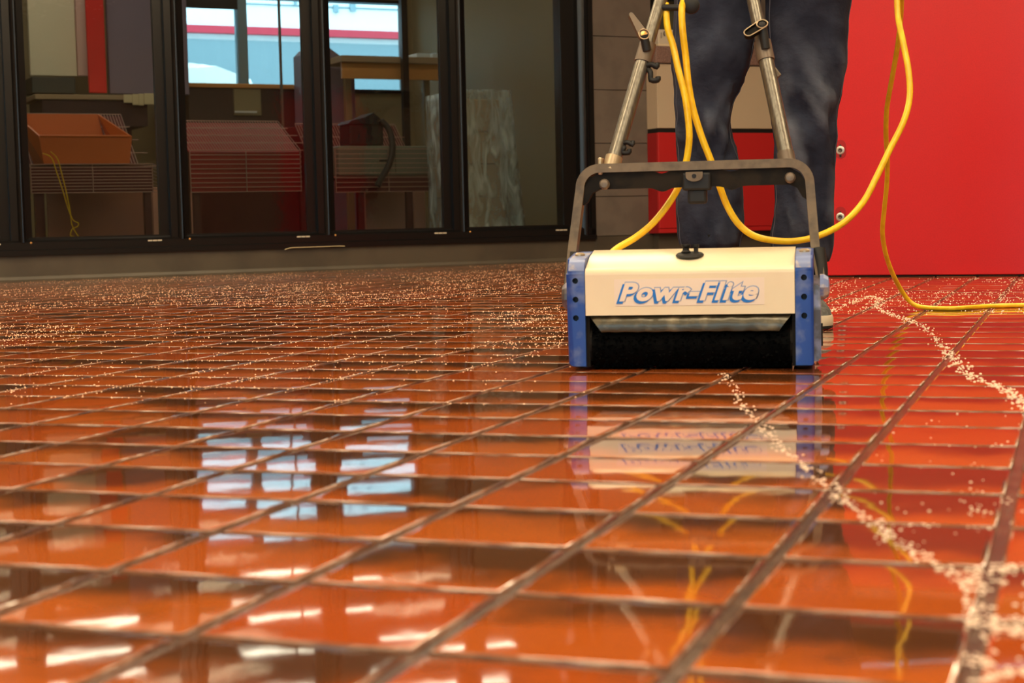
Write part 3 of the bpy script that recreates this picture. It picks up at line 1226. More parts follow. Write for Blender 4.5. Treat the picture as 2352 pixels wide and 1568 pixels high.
# grips at the top
gm = (LTOP + RTOP) / 2
up_ = ((LTOP + RTOP) / 2 - (LT[0] + RT[0]) / 2).normalized()
bm = B()
tube(bm, [LTOP, LTOP + up_ * 0.05 + Vector((-0.05, 0.0, 0)), LTOP + up_ * 0.06 + Vector((-0.15, 0.01, 0))], 0.0125, 12, 4)
tube(bm, [RTOP, RTOP + up_ * 0.05 + Vector((0.05, 0.0, 0)), RTOP + up_ * 0.06 + Vector((0.15, 0.01, 0))], 0.0125, 12, 4)
tube(bm, [LTOP, RTOP], 0.011, 12)
obj('handle_bar', bm, M['steel'], mach, smooth=True, angle=50)
GRIP = []
for sx, T in ((-1, LTOP), (1, RTOP)):
    e = T + up_ * 0.06 + Vector((sx * 0.15, 0.01, 0))
    g0 = e - Vector((sx * 0.10, 0.007, 0))
    bm = B()
    tube(bm, [g0, e + Vector((sx * 0.02, 0.002, 0))], 0.0165, 12)
    obj('grip', bm, M['black'], mach, smooth=True, angle=50)
    GRIP.append(mach.matrix_world @ ((g0 + e) / 2))
GRIP = [MO + MX * (v.x) + MY * (v.y) + Vector((0, 0, v.z)) for v in [((LTOP + up_ * 0.06 + Vector((-0.10, 0.008, 0)))), (RTOP + up_ * 0.06 + Vector((0.10, 0.008, 0)))]]


def mw(p):
    return MO + MX * p.x + MY * p.y + Vector((0, 0, p.z))


# ------------------------------------------------------------------ yellow cords
def cord(name, label, pts, r=0.0062):
    bm = B()
    tube(bm, pts, r, 10, 8)
    return tag(obj(name, bm, M['yellow'], smooth=True), label, 'cord')


A_ = [(1529, 8, 3.06), (1533, 62, 3.045), (1546, 105, 3.04), (1558, 160, 3.020), (1574, 225, 3.010), (1583, 300, 3.008), (1580, 350, 3.012), (1571, 392, 3.015), (1557, 432, 3.01), (1534, 470, 3.005), (1500, 512, 3.0), (1460, 545, 2.995), (1418, 570, 2.985), (1395, 590, 2.96)]
A0 = mw(hpt(1527, 18) + Vector((0, -0.012, 0)))
cord('power_cord', 'short yellow cord running from behind the scrubber lid up to the handle hook', [aty(*p) for p in A_])
B_ = [(1574, -60, 3.10), (1572, -10, 3.06), (1566, 22, 3.03), (1568, 70, 3.025), (1575, 130, 3.03), (1581, 190, 3.03), (1592, 250, 3.03), (1612, 315, 3.03), (1634, 372, 3.03), (1652, 425, 3.03), (1671, 474, 3.03), (1697, 515, 3.03), (1733, 542, 3.03), (1785, 553, 3.04), (1838, 552, 3.05), (1892, 537, 3.07), (1942, 508, 3.10), (1984, 462, 3.12), (2014, 405, 3.14), (2043, 345, 3.16), (2075, 280, 3.18), (2089, 225, 3.2), (2087, 165, 3.22), (2074, 95, 3.25), (2063, 40, 3.28), (2060, -20, 3.3), (2058, -120, 3.34), (2056, -220, 3.4), (2064, -260, 3.44), (2073, -220, 3.5), (2073, -120, 3.6), (2071, -20, 3.7), (2068, 50, 3.78), (2061, 110, 3.84), (2047, 190, 3.92), (2037, 250, 3.98), (2035, 310, 4.03), (2038, 360, 4.08), (2037, 420, 4.13), (2031, 480, 4.18), (2027, 535, 4.22), (2035, 585, 4.27), (2052, 632, 4.33), (2075, 674, 4.39)]
_g = GRIP[1] + MX * 0.062
_i = [k for k, p in enumerate(B_) if p[1] < -100]
pb_ = [aty(*p) for p in B_[:_i[0] + 1]] + [_g + Vector((0.01, -0.035, -0.07)), _g + Vector((0.004, -0.026, -0.004)), _g + Vector((0, 0, 0.0235)), _g + Vector((0.004, 0.026, -0.004)), _g + Vector((0.012, 0.045, -0.08))] + [aty(*p) for p in B_[_i[-1]:]] + [onfloor(2096, 697, 0.016), onfloor(2125, 706, 0.0066), onfloor(2190, 708, 0.0064), onfloor(2270, 703, 0.0064), onfloor(2352, 701, 0.0064), onfloor(2520, 698, 0.0064), onfloor(2700, 690, 0.0064)]
cord('extension_cord', 'long yellow extension cord looping beside the red counter and along the floor', pb_)

# ------------------------------------------------------------------ person
RL = [(-150, 1745, 1972), (-60, 1752, 1964), (0, 1759, 1955), (61, 1760, 1948), (122, 1762, 1942), (147, 1764, 1940), (184, 1770, 1934), (216, 1774, 1932), (257, 1776, 1925), (318, 1778, 1924), (354, 1778, 1919), (408, 1777, 1915), (441, 1778, 1913), (463, 1780, 1912), (491, 1777, 1910), (517, 1773, 1911), (540, 1769, 1912), (560, 1770, 1911), (582, 1774, 1909), (601, 1782, 1902)]
LL = [(-150, 1538, 1765), (-60, 1545, 1756), (0, 1549, 1748), (60, 1545, 1741), (114, 1542, 1732), (151, 1541, 1724), (184, 1546, 1711), (214, 1550, 1697), (233, 1550, 1685), (255, 1551, 1682), (286, 1550, 1681), (318, 1552, 1686), (343, 1555, 1692), (376, 1556, 1697), (421, 1555, 1703), (452, 1554, 1705), (506, 1553, 1706), (528, 1554, 1706), (549, 1556, 1705), (567, 1562, 1700)]
PY = 3.86


FADE = []          # wear of the denim on raised folds, one value per vertex


def legrings(tab, ycen, seed, nrow=64, n=40):
    rings = []
    fades = []
    for k in range(nrow):
        t = k / (nrow - 1)
        v = tab[0][0] + (tab[-1][0] - tab[0][0]) * t
        for i in range(len(tab) - 1):
            if tab[i][0] <= v <= tab[i + 1][0] + 1e-6:
                f = (v - tab[i][0]) / (tab[i + 1][0] - tab[i][0])
                f = f * f * (3 - 2 * f)
                ul = tab[i][1] + (tab[i + 1][1] - tab[i][1]) * f
                ur = tab[i][2] + (tab[i + 1][2] - tab[i][2]) * f
                break
        y = ycen(v)
        a, b = aty(ul, v, y), aty(ur, v, y)
        c = (a + b) / 2
        hw = (b - a).length / 2
        ring = []
        for j in range(n):
            th = 2 * math.pi * j / n
            cx, sy = math.cos(th), math.sin(th)
            # folds: oblique ripples, strongest at the knee and above the hem
            z = c.z
            knee = math.exp(-((z - 0.47) / 0.14) ** 2)
            hemw = math.exp(-((z - 0.24) / 0.09) ** 2)
            q = Vector((cx * 1.3 + seed, sy * 1.3, z * 11 + cx * 1.4 * (1 if seed > 5 else -1)))
            w = noise.noise(q) * (0.008 + 0.022 * knee + 0.018 * hemw)
            w += noise.noise(Vector((cx * 2.4 + seed, sy * 2.4, z * 24 + cx * 3.0))) * (0.003 + 0.012 * knee + 0.009 * hemw)
            lim = 1 - 0.75 * abs(cx) ** 3          # keep the silhouette
            fades.append(max(0.0, min(0.8, (w - 0.002) * 42)) * (0.25 + 0.75 * max(0.0, -sy)) * (0.35 + 0.65 * max(knee, 0.6 * hemw)) * (1.0 if seed > 5 else 0.5))
            rx, ry = hw * (1 + 0.0), hw * 0.95
            ring.append(c + Vector((cx * rx, sy * ry, 0)) + Vector((cx, sy, 0)) * w * lim)
        rings.append(ring)
    FADE.append(fades)
    return rings


def yR(v):
    return 3.84 - 0.03 * math.exp(-((v - 280) / 150) ** 2)


def yL(v):
    return 3.92 - 0.02 * math.exp(-((v - 250) / 150) ** 2)


person = thing('person', 'person in dark blue jeans and canvas shoes standing behind the floor scrubber', 'person', (0.59, 3.88, 0))
PO = Vector((0.59, 3.88, 0))


def shift(rings):
    return [[p - PO for p in r] for r in rings]


bm = B()
rr = legrings(RL, yR, 11.3)
rl = legrings(LL, yL, 2.1)
for rg in (rr, rl):
    g = shift(rg)
    last = g[-1]
    c = sum(last, Vector()) / len(last)
    inner = [[c + (p - c) * 0.92 for p in last], [c + (p - c) * 0.90 + Vector((0, 0, 0.03)) for p in last]]
    loft(bm, g + inner, cap=True)
# seat of the jeans joining both legs
rings = []
cl_, cr_ = sum(rl[0], Vector()) / 40 - PO, sum(rr[0], Vector()) / 40 - PO
for z, hw, hd in ((0.84, 0.155, 0.10), (0.87, 0.200, 0.122), (0.92, 0.206, 0.130), (0.98, 0.196, 0.128), (1.04, 0.180, 0.120), (1.055, 0.174, 0.114)):
    c = Vector(((cl_.x + cr_.x) / 2, (cl_.y + cr_.y) / 2, z))
    rings.append([c + Vector((math.copysign(abs(math.cos(2 * math.pi * j / 40)) ** 0.8, math.cos(2 * math.pi * j / 40)) * hw, math.sin(2 * math.pi * j / 40) * hd, 0)) for j in range(40)])
loft(bm, rings)
jeans = obj('jeans', bm, M['denim'], person, smooth=True)
fa = jeans.data.attributes.new('fade', 'FLOAT', 'POINT')
vals = FADE[0] + [0.0] * 80 + FADE[1] + [0.0] * 80
for i, v in enumerate(vals):
    fa.data[i].value = v
# seams along the outer and inner sides
bm = B()
for rg, js in ((rr, (0, 20)), (rl, (0, 20))):
    for j in js:
        jj = (j + (2 if j == 20 else -2)) % 40
        line = [r[jj] - PO + Vector((0, -0.0005, 0)) for r in rg[12:]]
        tube(bm, line, 0.0016, 5)
obj('seam', bm, M['seam'], jeans)


# body: one continuous skinned figure
def skinned(name, verts, edges, m, parent, sub=2, root=0):
    me = bpy.data.meshes.new(name)
    me.from_pydata([Vector(v[:3]) - PO for v in verts], edges, [])
    o = bpy.data.objects.new(name, me)
    col.objects.link(o)
    sk = o.modifiers.new('s', 'SKIN')
    sk.use_smooth_shade = True
    lay = me.skin_vertices[0].data if me.skin_vertices else None
    if lay is None:
        bpy.context.view_layer.update()
    for i, v in enumerate(verts):
        r = v[3]
        me.skin_vertices[0].data[i].radius = (r, v[4] if len(v) > 4 else r)
        me.skin_vertices[0].data[i].use_root = (i == root)
    sb = o.modifiers.new('u', 'SUBSURF')
    sb.levels = sub
    sb.render_levels = sub
    dg = bpy.context.evaluated_depsgraph_get()
    dg.update()
    nm = bpy.data.meshes.new_from_object(o.evaluated_get(dg))
    o.modifiers.clear()
    o.data = nm
    nm.materials.clear()
    nm.materials.append(m)
    for p in nm.polygons:
        p.use_smooth = True
    o.parent = parent
    return o


cx, cy = PO.x + (cl_.x + cr_.x) / 2, PO.y + (cl_.y + cr_.y) / 2
V, E = [], []


def add(p, r, link=None, r2=None):
    V.append((p[0], p[1], p[2], r, r2 or r))
    if link is not None:
        E.append((link, len(V) - 1))
    return len(V) - 1


pel = add((cx, cy, 0.97), 0.13, None, 0.10)
sp1 = add((cx, cy - 0.01, 1.12), 0.125, pel, 0.10)
sp2 = add((cx, cy - 0.03, 1.28), 0.14, sp1, 0.105)
sp3 = add((cx, cy - 0.05, 1.42), 0.13, sp2, 0.09)
nk = add((cx, cy - 0.07, 1.50), 0.055, sp3)
nk2 = add((cx, cy - 0.09, 1.56), 0.055, nk)
hd1 = add((cx, cy - 0.12, 1.63), 0.075, nk2, 0.085)
hd2 = add((cx, cy - 0.125, 1.71), 0.082, hd1, 0.098)
hd3 = add((cx, cy - 0.12, 1.77), 0.06, hd2, 0.075)
for s, tab, yc in ((-1, rl, 3.92), (1, rr, 3.84)):
    c0 = sum(tab[8], Vector()) / 40
    c1 = sum(tab[34], Vector()) / 40
    c2 = sum(tab[63], Vector()) / 40
    h = add((c0.x, c0.y, 0.86), 0.06, pel)
    k = add((c1.x, c1.y, 0.48), 0.05, h)
    an = add((c2.x, c2.y + 0.01, 0.15), 0.036, k)
    add((c2.x, c2.y + 0.015, 0.085), 0.036, an)
    ft_ = add((c2.x + 0.005, c2.y - 0.10, 0.045), 0.028, len(V) - 1)
    sh = add((cx + s * 0.17, cy - 0.05, 1.42), 0.06, sp3)
    g = GRIP[0] if s < 0 else GRIP[1]
    el = add((cx + s * 0.25, cy - 0.04, 1.13), 0.042, sh)
    wr = add((g.x + (cx + s * 0.25 - g.x) * 0.12, g.y + 0.10, g.z + 0.035), 0.026, el)
    pm = add((g.x, g.y + 0.035, g.z + 0.03), 0.024, wr, 0.02)
    for q in range(4):
        off = MX * ((q - 1.5) * 0.021)
        ln = (0.9, 1.0, 0.96, 0.8)[q]
        f0 = add(tuple(g + off + Vector((0, 0.004, 0.030))), 0.0092, pm)
        f1 = add(tuple(g + off + Vector((0, -0.024 * ln, 0.018))), 0.0085, f0)
        f2 = add(tuple(g + off + Vector((0, -0.024 * ln, -0.012))), 0.008, f1)
        add(tuple(g + off + Vector((0, -0.004, -0.026))), 0.007, f2)
    t0 = add(tuple(g - MX * (s * 0.034) + Vector((0, 0.024, 0.012))), 0.0105, pm)
    t1 = add(tuple(g - MX * (s * 0.040) + Vector((0, 0.012, -0.016))), 0.0095, t0)
    add(tuple(g - MX * (s * 0.034) + Vector((0, -0.010, -0.026))), 0.008, t1)
body = skinned('body', V, E, M['skin'], person)
# face and hair
for s in (-1, 1):
    bm = B()
    bmesh.ops.create_uvsphere(bm, u_segments=12, v_segments=8, radius=0.012, matrix=Matrix.Translation((cx - PO.x + s * 0.032, cy - PO.y - 0.212, 1.695)))
    obj('eye', bm, M['eye'], person, smooth=True)
bm = B()
loft(bm, [[Vector((cx - PO.x + x, cy - PO.y + y, z)) for x, y in pr] for z, pr in ((1.70, ((-.008, -.20), (.008, -.20), (.006, -.214), (-.006, -.214))), (1.67, ((-.014, -.20), (.014, -.20), (.008, -.235), (-.008, -.235))), (1.655, ((-.016, -.20), (.016, -.20), (.008, -.224), (-.008, -.224))))])
obj('nose', bm, M['skin'], person, smooth=True)
bm = B()
box(bm, cx - PO.x - 0.022, cx - PO.x + 0.022, cy - PO.y - 0.212, cy - PO.y - 0.19, 1.622, 1.632, 0.004)
obj('mouth', bm, M['darkred'], person, smooth=True)
bm = B()
bmesh.ops.create_uvsphere(bm, u_segments=20, v_segments=12, radius=1.0)
for v in bm.verts:
    v.co = Vector((cx - PO.x + v.co.x * 0.093, cy - PO.y - 0.105 + v.co.y * 0.108, 1.745 + v.co.z * 0.088))
for v in [v for v in bm.verts if v.co.z < 1.74 and v.co.y < cy - PO.y - 0.14]:
    bm.verts.remove(v)
obj('hair', bm, M['hair'], person, smooth=True)
# shirt over the trunk and upper arms
Vs, Es = [], []
V, E = Vs, Es
a0 = add((cx, cy, 0.985), 0.178, None, 0.128)
a1 = add((cx, cy - 0.01, 1.12), 0.158, a0, 0.122)
a2 = add((cx, cy - 0.03, 1.28), 0.165, a1, 0.122)
a3 = add((cx, cy - 0.05, 1.42), 0.15, a2, 0.102)
a4 = add((cx, cy - 0.065, 1.475), 0.075, a3)
for s in (-1, 1):
    b0 = add((cx + s * 0.175, cy - 0.05, 1.42), 0.075, a3)
    b1 = add((cx + s * 0.235, cy - 0.045, 1.22), 0.062, b0)
skinned('shirt', Vs, Es, M['shirt'], person)


# shoes
def shoe(px, py, label_soles):
    s = thing_part = bpy.data.objects.new('shoe', None)
    col.objects.link(s)
    s.parent = person
    s.location = (px - PO.x, py - PO.y, 0)
    s.rotation_euler = (0, 0, R(10 if label_soles else -8))
    outline = []
    for i in range(28):
        t = 2 * math.pi * i / 28
        y = -0.14 * math.cos(t)
        w = 0.048 * (1 - 0.18 * math.cos(t + math.pi)) if y < 0 else 0.043
        outline.append((math.sin(t) * w, y))
    bm = B()
    prism(bm, outline, 'z', 0.001, 0.007)
    obj('outsole', bm, M['soleblk'], s)
    bm = B()
    loft(bm, [[Vector((x * k, y * k2, z)) for x, y in outline] for z, k, k2 in ((0.007, 1.0, 1.0), (0.012, 1.03, 1.012), (0.026, 1.03, 1.012), (0.031, 0.98, 1.0))])
    obj('midsole', bm, M['rubber'], s, smooth=True, angle=40)
    bm = B()
    rings = []
    for z, k, y0, y1 in ((0.028, 0.97, -0.138, 0.138), (0.042, 0.92, -0.132, 0.136), (0.058, 0.82, -0.105, 0.134), (0.074, 0.74, -0.06, 0.13), (0.092, 0.70, -0.01, 0.128), (0.108, 0.68, 0.02, 0.126)):
        rings.append([Vector((x * k, (y0 + y1) / 2 + y / 0.28 * (y1 - y0), z)) for x, y in outline])
    loft(bm, rings)
    obj('upper', bm, M['canvas'], s, smooth=True, angle=60)
    bm = B()
    for k in range(4):
        yy, zz = -0.075 + 0.022 * k, 0.062 + 0.011 * k
        tube(bm, [(-0.026, yy, zz - 0.006), (0, yy - 0.004, zz + 0.006), (0.026, yy, zz - 0.006)], 0.003, 6)
    obj('laces', bm, M['rubber'], s)


fr_ = sum(rr[63], Vector()) / 40
fl_ = sum(rl[63], Vector()) / 40
toe = onfloor(1868, 757)
shoe(toe.x - 0.0, toe.y + 0.142, True)
shoe(fl_.x, fl_.y - 0.03, False)
for c, dx, dy in ((fr_, toe.x, toe.y + 0.2), (fl_, fl_.x, fl_.y)):
    bm = B()
    rings = []
    for z, r, t in ((0.085, 0.045, 1.0), (0.12, 0.047, 0.7), (0.17, 0.055, 0.2), (0.22, 0.056, 0.0)):
        x, y = dx * t + c.x * (1 - t), dy * t + c.y * (1 - t)
        rings.append([Vector((x - PO.x + r * math.cos(2 * math.pi * i / 20), y - PO.y + r * 1.15 * math.sin(2 * math.pi * i / 20), z)) for i in range(20)])
    loft(bm, rings)
    obj('sock', bm, M['sock'], person, smooth=True, angle=60)

# ------------------------------------------------------------------ red counter on the right
RDv = Vector((math.cos(RCA), math.sin(RCA), 0))
RNv = Vector((-math.sin(RCA), math.cos(RCA), 0))


def rc(u, v):
    p = onplane(u, v, RCX, RNv) - RCX
    return p.dot(RDv), p.z


rcn = thing('red_counter', 'large glossy red counter front standing on the tiles at the right', 'counter', RCX, RCA)
x0 = rc(1862, 500)[0]
bm = B()
box(bm, x0, 2.0, 0.0, 0.03, 0.006, 1.32, 0.003, 1)
rp = obj('front_panel', bm, M['red'], rcn)
bm = B()
box(bm, x0, x0 + 0.03, 0.03, 0.7, 0.006, 1.32, 0.002, 1)
obj('side_panel', bm, M['red'], rcn)
bm = B()
box(bm, x0 - 0.03, 2.03, -0.04, 0.74, 1.32, 1.36, 0.006)
obj('countertop', bm, M['granite'], rcn)
bm = B()
box(bm, x0 + 0.01, 1.99, 0.012, 0.68, 0.0, 0.012)
obj('base', bm, M['black'], rcn)
for u, v in ((1930.5, 345), (1930.5, 498)):
    x, z = rc(u, v)
    k = 6.8 / F
    bm = B()
    w, hgt = 12.5 * k, 11 * k
    oval = [(x + w * math.cos(R(a)), z + hgt + w * math.sin(R(a))) for a in range(0, 181, 15)] + [(x + w * math.cos(R(a)), z - hgt * 0.6 + w * math.sin(R(a))) for a in range(180, 361, 15)]
    prism(bm, oval, 'y', -0.0012, 0.004)
    rim_ = obj('recess', bm, M['darkred'], rp)
    bm = B()
    slot = [(x + 2.6 * k * math.cos(R(a)), z + 10.5 * k + 2.6 * k * math.sin(R(a))) for a in range(0, 181, 30)] + [(x + 2.6 * k * math.cos(R(a)), z - 13.5 * k + 2.6 * k * math.sin(R(a))) for a in range(180, 361, 30)]
    prism(bm, slot, 'y', -0.0022, 0.0)
    obj('slot', bm, M['black'], rp)
    bm = B()
    lathe(bm, [(9.6 * k, 0), (9.6 * k, 0.002), (8.6 * k, 0.0035), (5.2 * k, 0.0035), (5.0 * k, 0.001)], (x, -0.002, z), (0, -1, 0), 24)
    obj('washer', bm, M['washer'], rp, smooth=True, angle=40)
    bm = B()
    lathe(bm, [(4.8 * k, 0), (4.8 * k, 0.004), (3.2 * k, 0.005), (1.2 * k, 0.0035)], (x, -0.0025, z), (0, -1, 0), 16)
    obj('screw', bm, M['screwdark'], rp)

# ------------------------------------------------------------------ beige and red counter by the grey wall
QC = -0.13
cs = wsz(1511, 300, QC)[0]
bc = thing('service_counter', 'beige over red cabinet counter with speckled top in front of the grey wall', 'counter', W(cs, QC), WA)
zt_ = wsz(1515, 105, QC - 0.02)[1]
zu, zr, zb = (wsz(1515, v, QC)[1] for v in (145, 294, 535.5))
bm = B()
box(bm, -0.02, 1.25, -0.02, 0.128, zu, zt_, 0.006)
obj('countertop', bm, M['granite'], bc)
bm = B()
box(bm, 0.0, 1.23, 0.0, 0.02, zr, zu - 0.004, 0.002, 1)
obj('upper_panel', bm, M['beige'], bc)
bm = B()
box(bm, 0.0, 1.23, 0.02, 0.128, zr, zu - 0.004)
obj('carcass', bm, M['beige'], bc)
bm = B()
box(bm, 0.004, 1.226, 0.012, 0.128, zr - 0.03, zr)
obj('shadow_gap', bm, M['black'], bc)
bm = B()
box(bm, 0.0, 1.23, -0.004, 0.02, zb + 0.03, zr - 0.028, 0.002, 1)
obj('lower_panel', bm, M['redlow'], bc)
bm = B()
box(bm, 0.0, 1.23, -0.004, 0.02, zb, zb + 0.027, 0.002, 1)
obj('bottom_rail', bm, M['redlow'], bc)
bm = B()
box(bm, 0.0, 1.23, 0.02, 0.128, zb, zr - 0.028)
obj('lower_carcass', bm, M['darkred'], bc)
bm = B()
box(bm, 0.03, 1.2, 0.06, 0.122, 0.0, zb)
obj('toe_kick', bm, M['curb'], bc)
# off white appliance on it
ap = thing('appliance', 'small off-white appliance with a hook handle on the speckled counter', 'appliance', W(wsz(1512, 90, -0.12)[0], -0.12, zt_ + 0.001), WA)
bm = B()
box(bm, 0.0, 0.2, 0.0, 0.11, 0.014, 0.105, 0.006)
obj('body', bm, M['offwhite'], ap)
bm = B()
box(bm, 0.0, 0.2, -0.004, 0.11, 0.0, 0.016, 0.003)
obj('base', bm, M['cream'], ap)
bm = B()
tube(bm, [(0.046, -0.002, 0.092), (0.037, -0.010, 0.084), (0.035, -0.012, 0.074), (0.042, -0.010, 0.064)], 0.003, 8, 3)
obj('handle', bm, M['black'], ap)
bm = B()
for x in (0.018, 0.024):
    box(bm, x, x + 0.002, -0.001, 0.001, 0.05, 0.085)
obj('door_gap', bm, M['joint'], ap)

# ------------------------------------------------------------------ things beyond the glazing
QF = 1.5


def wire_rack(name, label, u0, u1, vlist, legs, mtop, flat=0.0, vshelf=None):
    """wire display rack: upright wire apron, sloping wire deck above it, legs below"""
    sA, zA = wsz(u0, vlist[1], QF)
    sB, _ = wsz(u1, vlist[1], QF)
    _, zT = wsz((u0 + u1) / 2, vlist[0], QF + 0.45 + flat)
    _, zM = wsz((u0 + u1) / 2, vlist[1], QF)
    _, zL = wsz((u0 + u1) / 2, vlist[2], QF)
    t = thing(name, label, 'rack', W(sA, QF), WA, 'wire racks behind the glazing')
    zS = wsz((u0 + u1) / 2, vshelf, QF)[1] if vshelf else zM
    L = sB - sA
    nrow = 9
    bm = B()
    for k in range(nrow + 1):
        z = zL + (zM - zL) * k / nrow
        tube(bm, [(0, 0, z), (L, 0, z)], 0.0027, 6)
    for k in range(3):
        x = L * k / 2
        tube(bm, [(x, 0.006, zL), (x, 0.006, zM)], 0.003, 6)
    a = obj('wire_apron', bm, M['wire'], t)
    bm = B()
    n = 40
    for k in range(n + 1):
        x = L * k / n
        tube(bm, [(x, 0.0, zS)] + ([(x, flat, zS)] if flat else []) + [(x, flat + 0.45, zT)], 0.0022, 5)
    for k in range(5):
        f = k / 4
        tube(bm, [(0, flat + 0.45 * f, zS + (zT - zS) * f), (L + 0.12 * (1 - f), flat + 0.45 * f, zS + (zT - zS) * f)], 0.0035, 6)
    for k in range(9):
        f = k / 8
        tube(bm, [(L, 0.0, zL + (zM - zL) * f), (L + 0.12, 0.34, zL + (zM - zL) * f)], 0.0028, 5)
    obj('wire_deck', bm, M['wire'], t)
    bm = B()
    box(bm, 0, L, 0.02, 0.03, zL, zS - 0.012)
    prism(bm, [(flat + 0.02, zS - 0.012), (flat + 0.45, zT - 0.012), (flat + 0.45, zT - 0.02), (flat + 0.02, zS - 0.02)], 'x', 0, L)
    obj('backing_board', bm, mtop, t)
    for u in legs:
        s, _ = wsz(u, 480, QF + 0.02)
        bm = B()
        x = min(max(s - sA, 0.02), L + 0.1)
        box(bm, x - 0.022, x + 0.022, 0.035, 0.075, 0.0, zL + 0.01)
        obj('leg', bm, M['post'], t)
    return t, L, zM, zT, zS


rackA = wire_rack('wire_rack', 'wire display rack carrying the orange bin behind the left panes', 70, 350, (262, 377, 442), (90, 342), M['maroon'], 0.36)
rackB = wire_rack('wire_rack', 'wide red-backed wire display rack filling the second pane', 436, 690, (278, 345, 440), (455, 700), M['rackred'])
rackC = wire_rack('wire_rack', 'wire display rack under the grey case in the third pane', 770, 1010, (285, 342, 440), (832, 944), M['maroon'], 0.36, 404)

# orange bin standing on the first rack
sL, zB = wsz(96, 376, QF - 0.02)
zB = rackA[4] + 0.005
sR, _ = wsz(304, 376, QF - 0.02)
_, zF = wsz(200, 312, QF - 0.02)
_, zBk = wsz(160, 261, QF + 0.3)
sbk, _ = wsz(226, 262, QF + 0.3)
ob = thing('storage_bin', 'orange open fronted bin sitting on a wire rack behind the left pane', 'bin', W(sL, QF + 0.016, zB), WA)
Lb = sR - sL
hF, hB = zF - zB, zBk - zB
bm = B()
loft(bm, [[Vector(p) for p in ((0.02, 0, 0), (Lb - 0.02, 0, 0), (Lb - 0.02, 0.012, 0), (0.02, 0.012, 0))], [Vector(p) for p in ((0, -0.012, hF), (Lb, -0.012, hF), (Lb, 0.0, hF), (0, 0.0, hF))]])
obj('front_wall', bm, M['orange'], ob)
bm = B()
loft(bm, [[Vector(p) for p in ((0.02, 0.3, 0), (Lb - 0.06, 0.3, 0), (Lb - 0.06, 0.312, 0), (0.02, 0.312, 0))], [Vector(p) for p in ((-0.1, 0.312, hB), (sbk - sL, 0.312, hB), (sbk - sL, 0.324, hB), (-0.1, 0.324, hB))]])
obj('rear_wall', bm, M['orange'], ob)
for nm, xa, xb, xt in (('side_wall', 0.02, -0.005, -0.1), ('side_wall', Lb - 0.02, Lb + 0.0, sbk - sL)):
    bm = B()
    q = [Vector((xa, 0, 0)), Vector((xa, 0.306, 0)), Vector((xt, 0.318, hB)), Vector((xb, -0.006, hF))]
    A = [bm.verts.new(p) for p in q]
    Bq = [bm.verts.new(p + Vector((0.012, 0, 0))) for p in q]
    bm.faces.new(A)
    bm.faces.new(Bq[::-1])
    for i in range(4):
        bm.faces.new((A[i], A[(i + 1) % 4], Bq[(i + 1) % 4], Bq[i]))
    obj(nm, bm, M['orange'], ob)
bm = B()
box(bm, 0.02, Lb - 0.02, 0.0, 0.31, 0.0, 0.01)
obj('bottom', bm, M['orange'], ob)
bm = B()
tube(bm, [(0, -0.014, hF), (Lb, -0.014, hF)], 0.008, 8)
obj('rim', bm, M['orange'], ob)

# yellow cord's reflection in the pane, modelled as strands before the rack
bm = B()
for pts in ([(98, 352), (118, 362), (130, 395), (145, 440), (157, 480), (168, 505), (180, 512), (178, 520), (166, 526), (162, 540), (170, 543)], [(116, 348), (132, 365), (142, 400), (152, 440), (160, 478), (163, 500), (165, 515), (172, 530), (182, 545)]):
    P = []
    for u, v in pts:
        s, z = wsz(u, v, QF - 0.12)
        P.append(W(s, QF - 0.12, z) - W(0, 0))
    tube(bm, P, 0.0035, 6, 4)
tag(obj('cord_reflection', bm, M['yellow'], loc=W(0, 0)), 'reflection of the yellow cord modelled as thin strands below the orange bin', 'cord_reflection')

# pale thread caught on the sill under the second pane
bm = B()
P = []
for u, v in ((654, 573), (668, 569), (690, 568), (715, 567), (745, 566), (775, 565), (792, 565)):
    a_, z_ = wsz(u, v, -0.028)
    P.append(W(a_, -0.028, z_) - W(0, 0))
tube(bm, P, 0.0022, 6, 4)
tag(obj('thread', bm, M['card'], loc=W(0, 0)), 'pale thread caught along the black sill under the second pane', 'thread')

# boards and panels behind the racks


def wpanel(name, label, cat, u0, u1, v0, v1, q, m, d=0.03, floorto=False, kind=None, group=None, zbase=None):
    s0, z1 = wsz((u0), v0, q)
    s1, _ = wsz((u1), v0, q)
    _, z0 = wsz((u0 + u1) / 2, v1, q)
    if floorto:
        z0 = 0.0
    if zbase is not None:
        z0 = zbase
    bm = B()
    box(bm, 0, s1 - s0, 0, d, 0, z1 - z0, min(0.004, d / 4), 1)
    o = obj(name, bm, m, loc=W(s0, q, z0), rz=WA)
    return tag(o, label, cat, group, kind)


wpanel('maroon_board', 'maroon board leaning behind the second pane rack', 'board', 452, 735, 290, 525, 2.45, M['maroon'], 0.04, True)
wpanel('pink_board', 'pinkish tan panel behind the third pane rack, wide one', 'panel', 838, 932, 430, 520, 2.2, M['pinktan'], 0.04, True)
wpanel('pink_board', 'narrow pinkish tan panel right of the dark post in the third pane', 'panel', 950, 976, 430, 520, 2.2, M['pinktan'], 0.04, True)
wpanel('pink_board', 'pinkish tan panel low in the first pane, right of the dark leg', 'panel', 350, 392, 430, 530, 2.2, M['pinktan'], 0.04, True)
wpanel('pink_board', 'narrow pinkish panel at the left edge of the second pane', 'panel', 440, 458, 440, 530, 2.1, M['pinktan'], 0.04, True)
wpanel('brown_board', 'dull brown panel low in the first pane behind the cord reflection', 'panel', 108, 334, 440, 532, 2.4, mat('dull brown board', (170, 116, 94), 0.7), 0.04, True)
wpanel('cream_panel', 'cream panel high in the first pane beside a red banner', 'panel', 60, 168, -60, 174, 3.6, M['creampanel'])
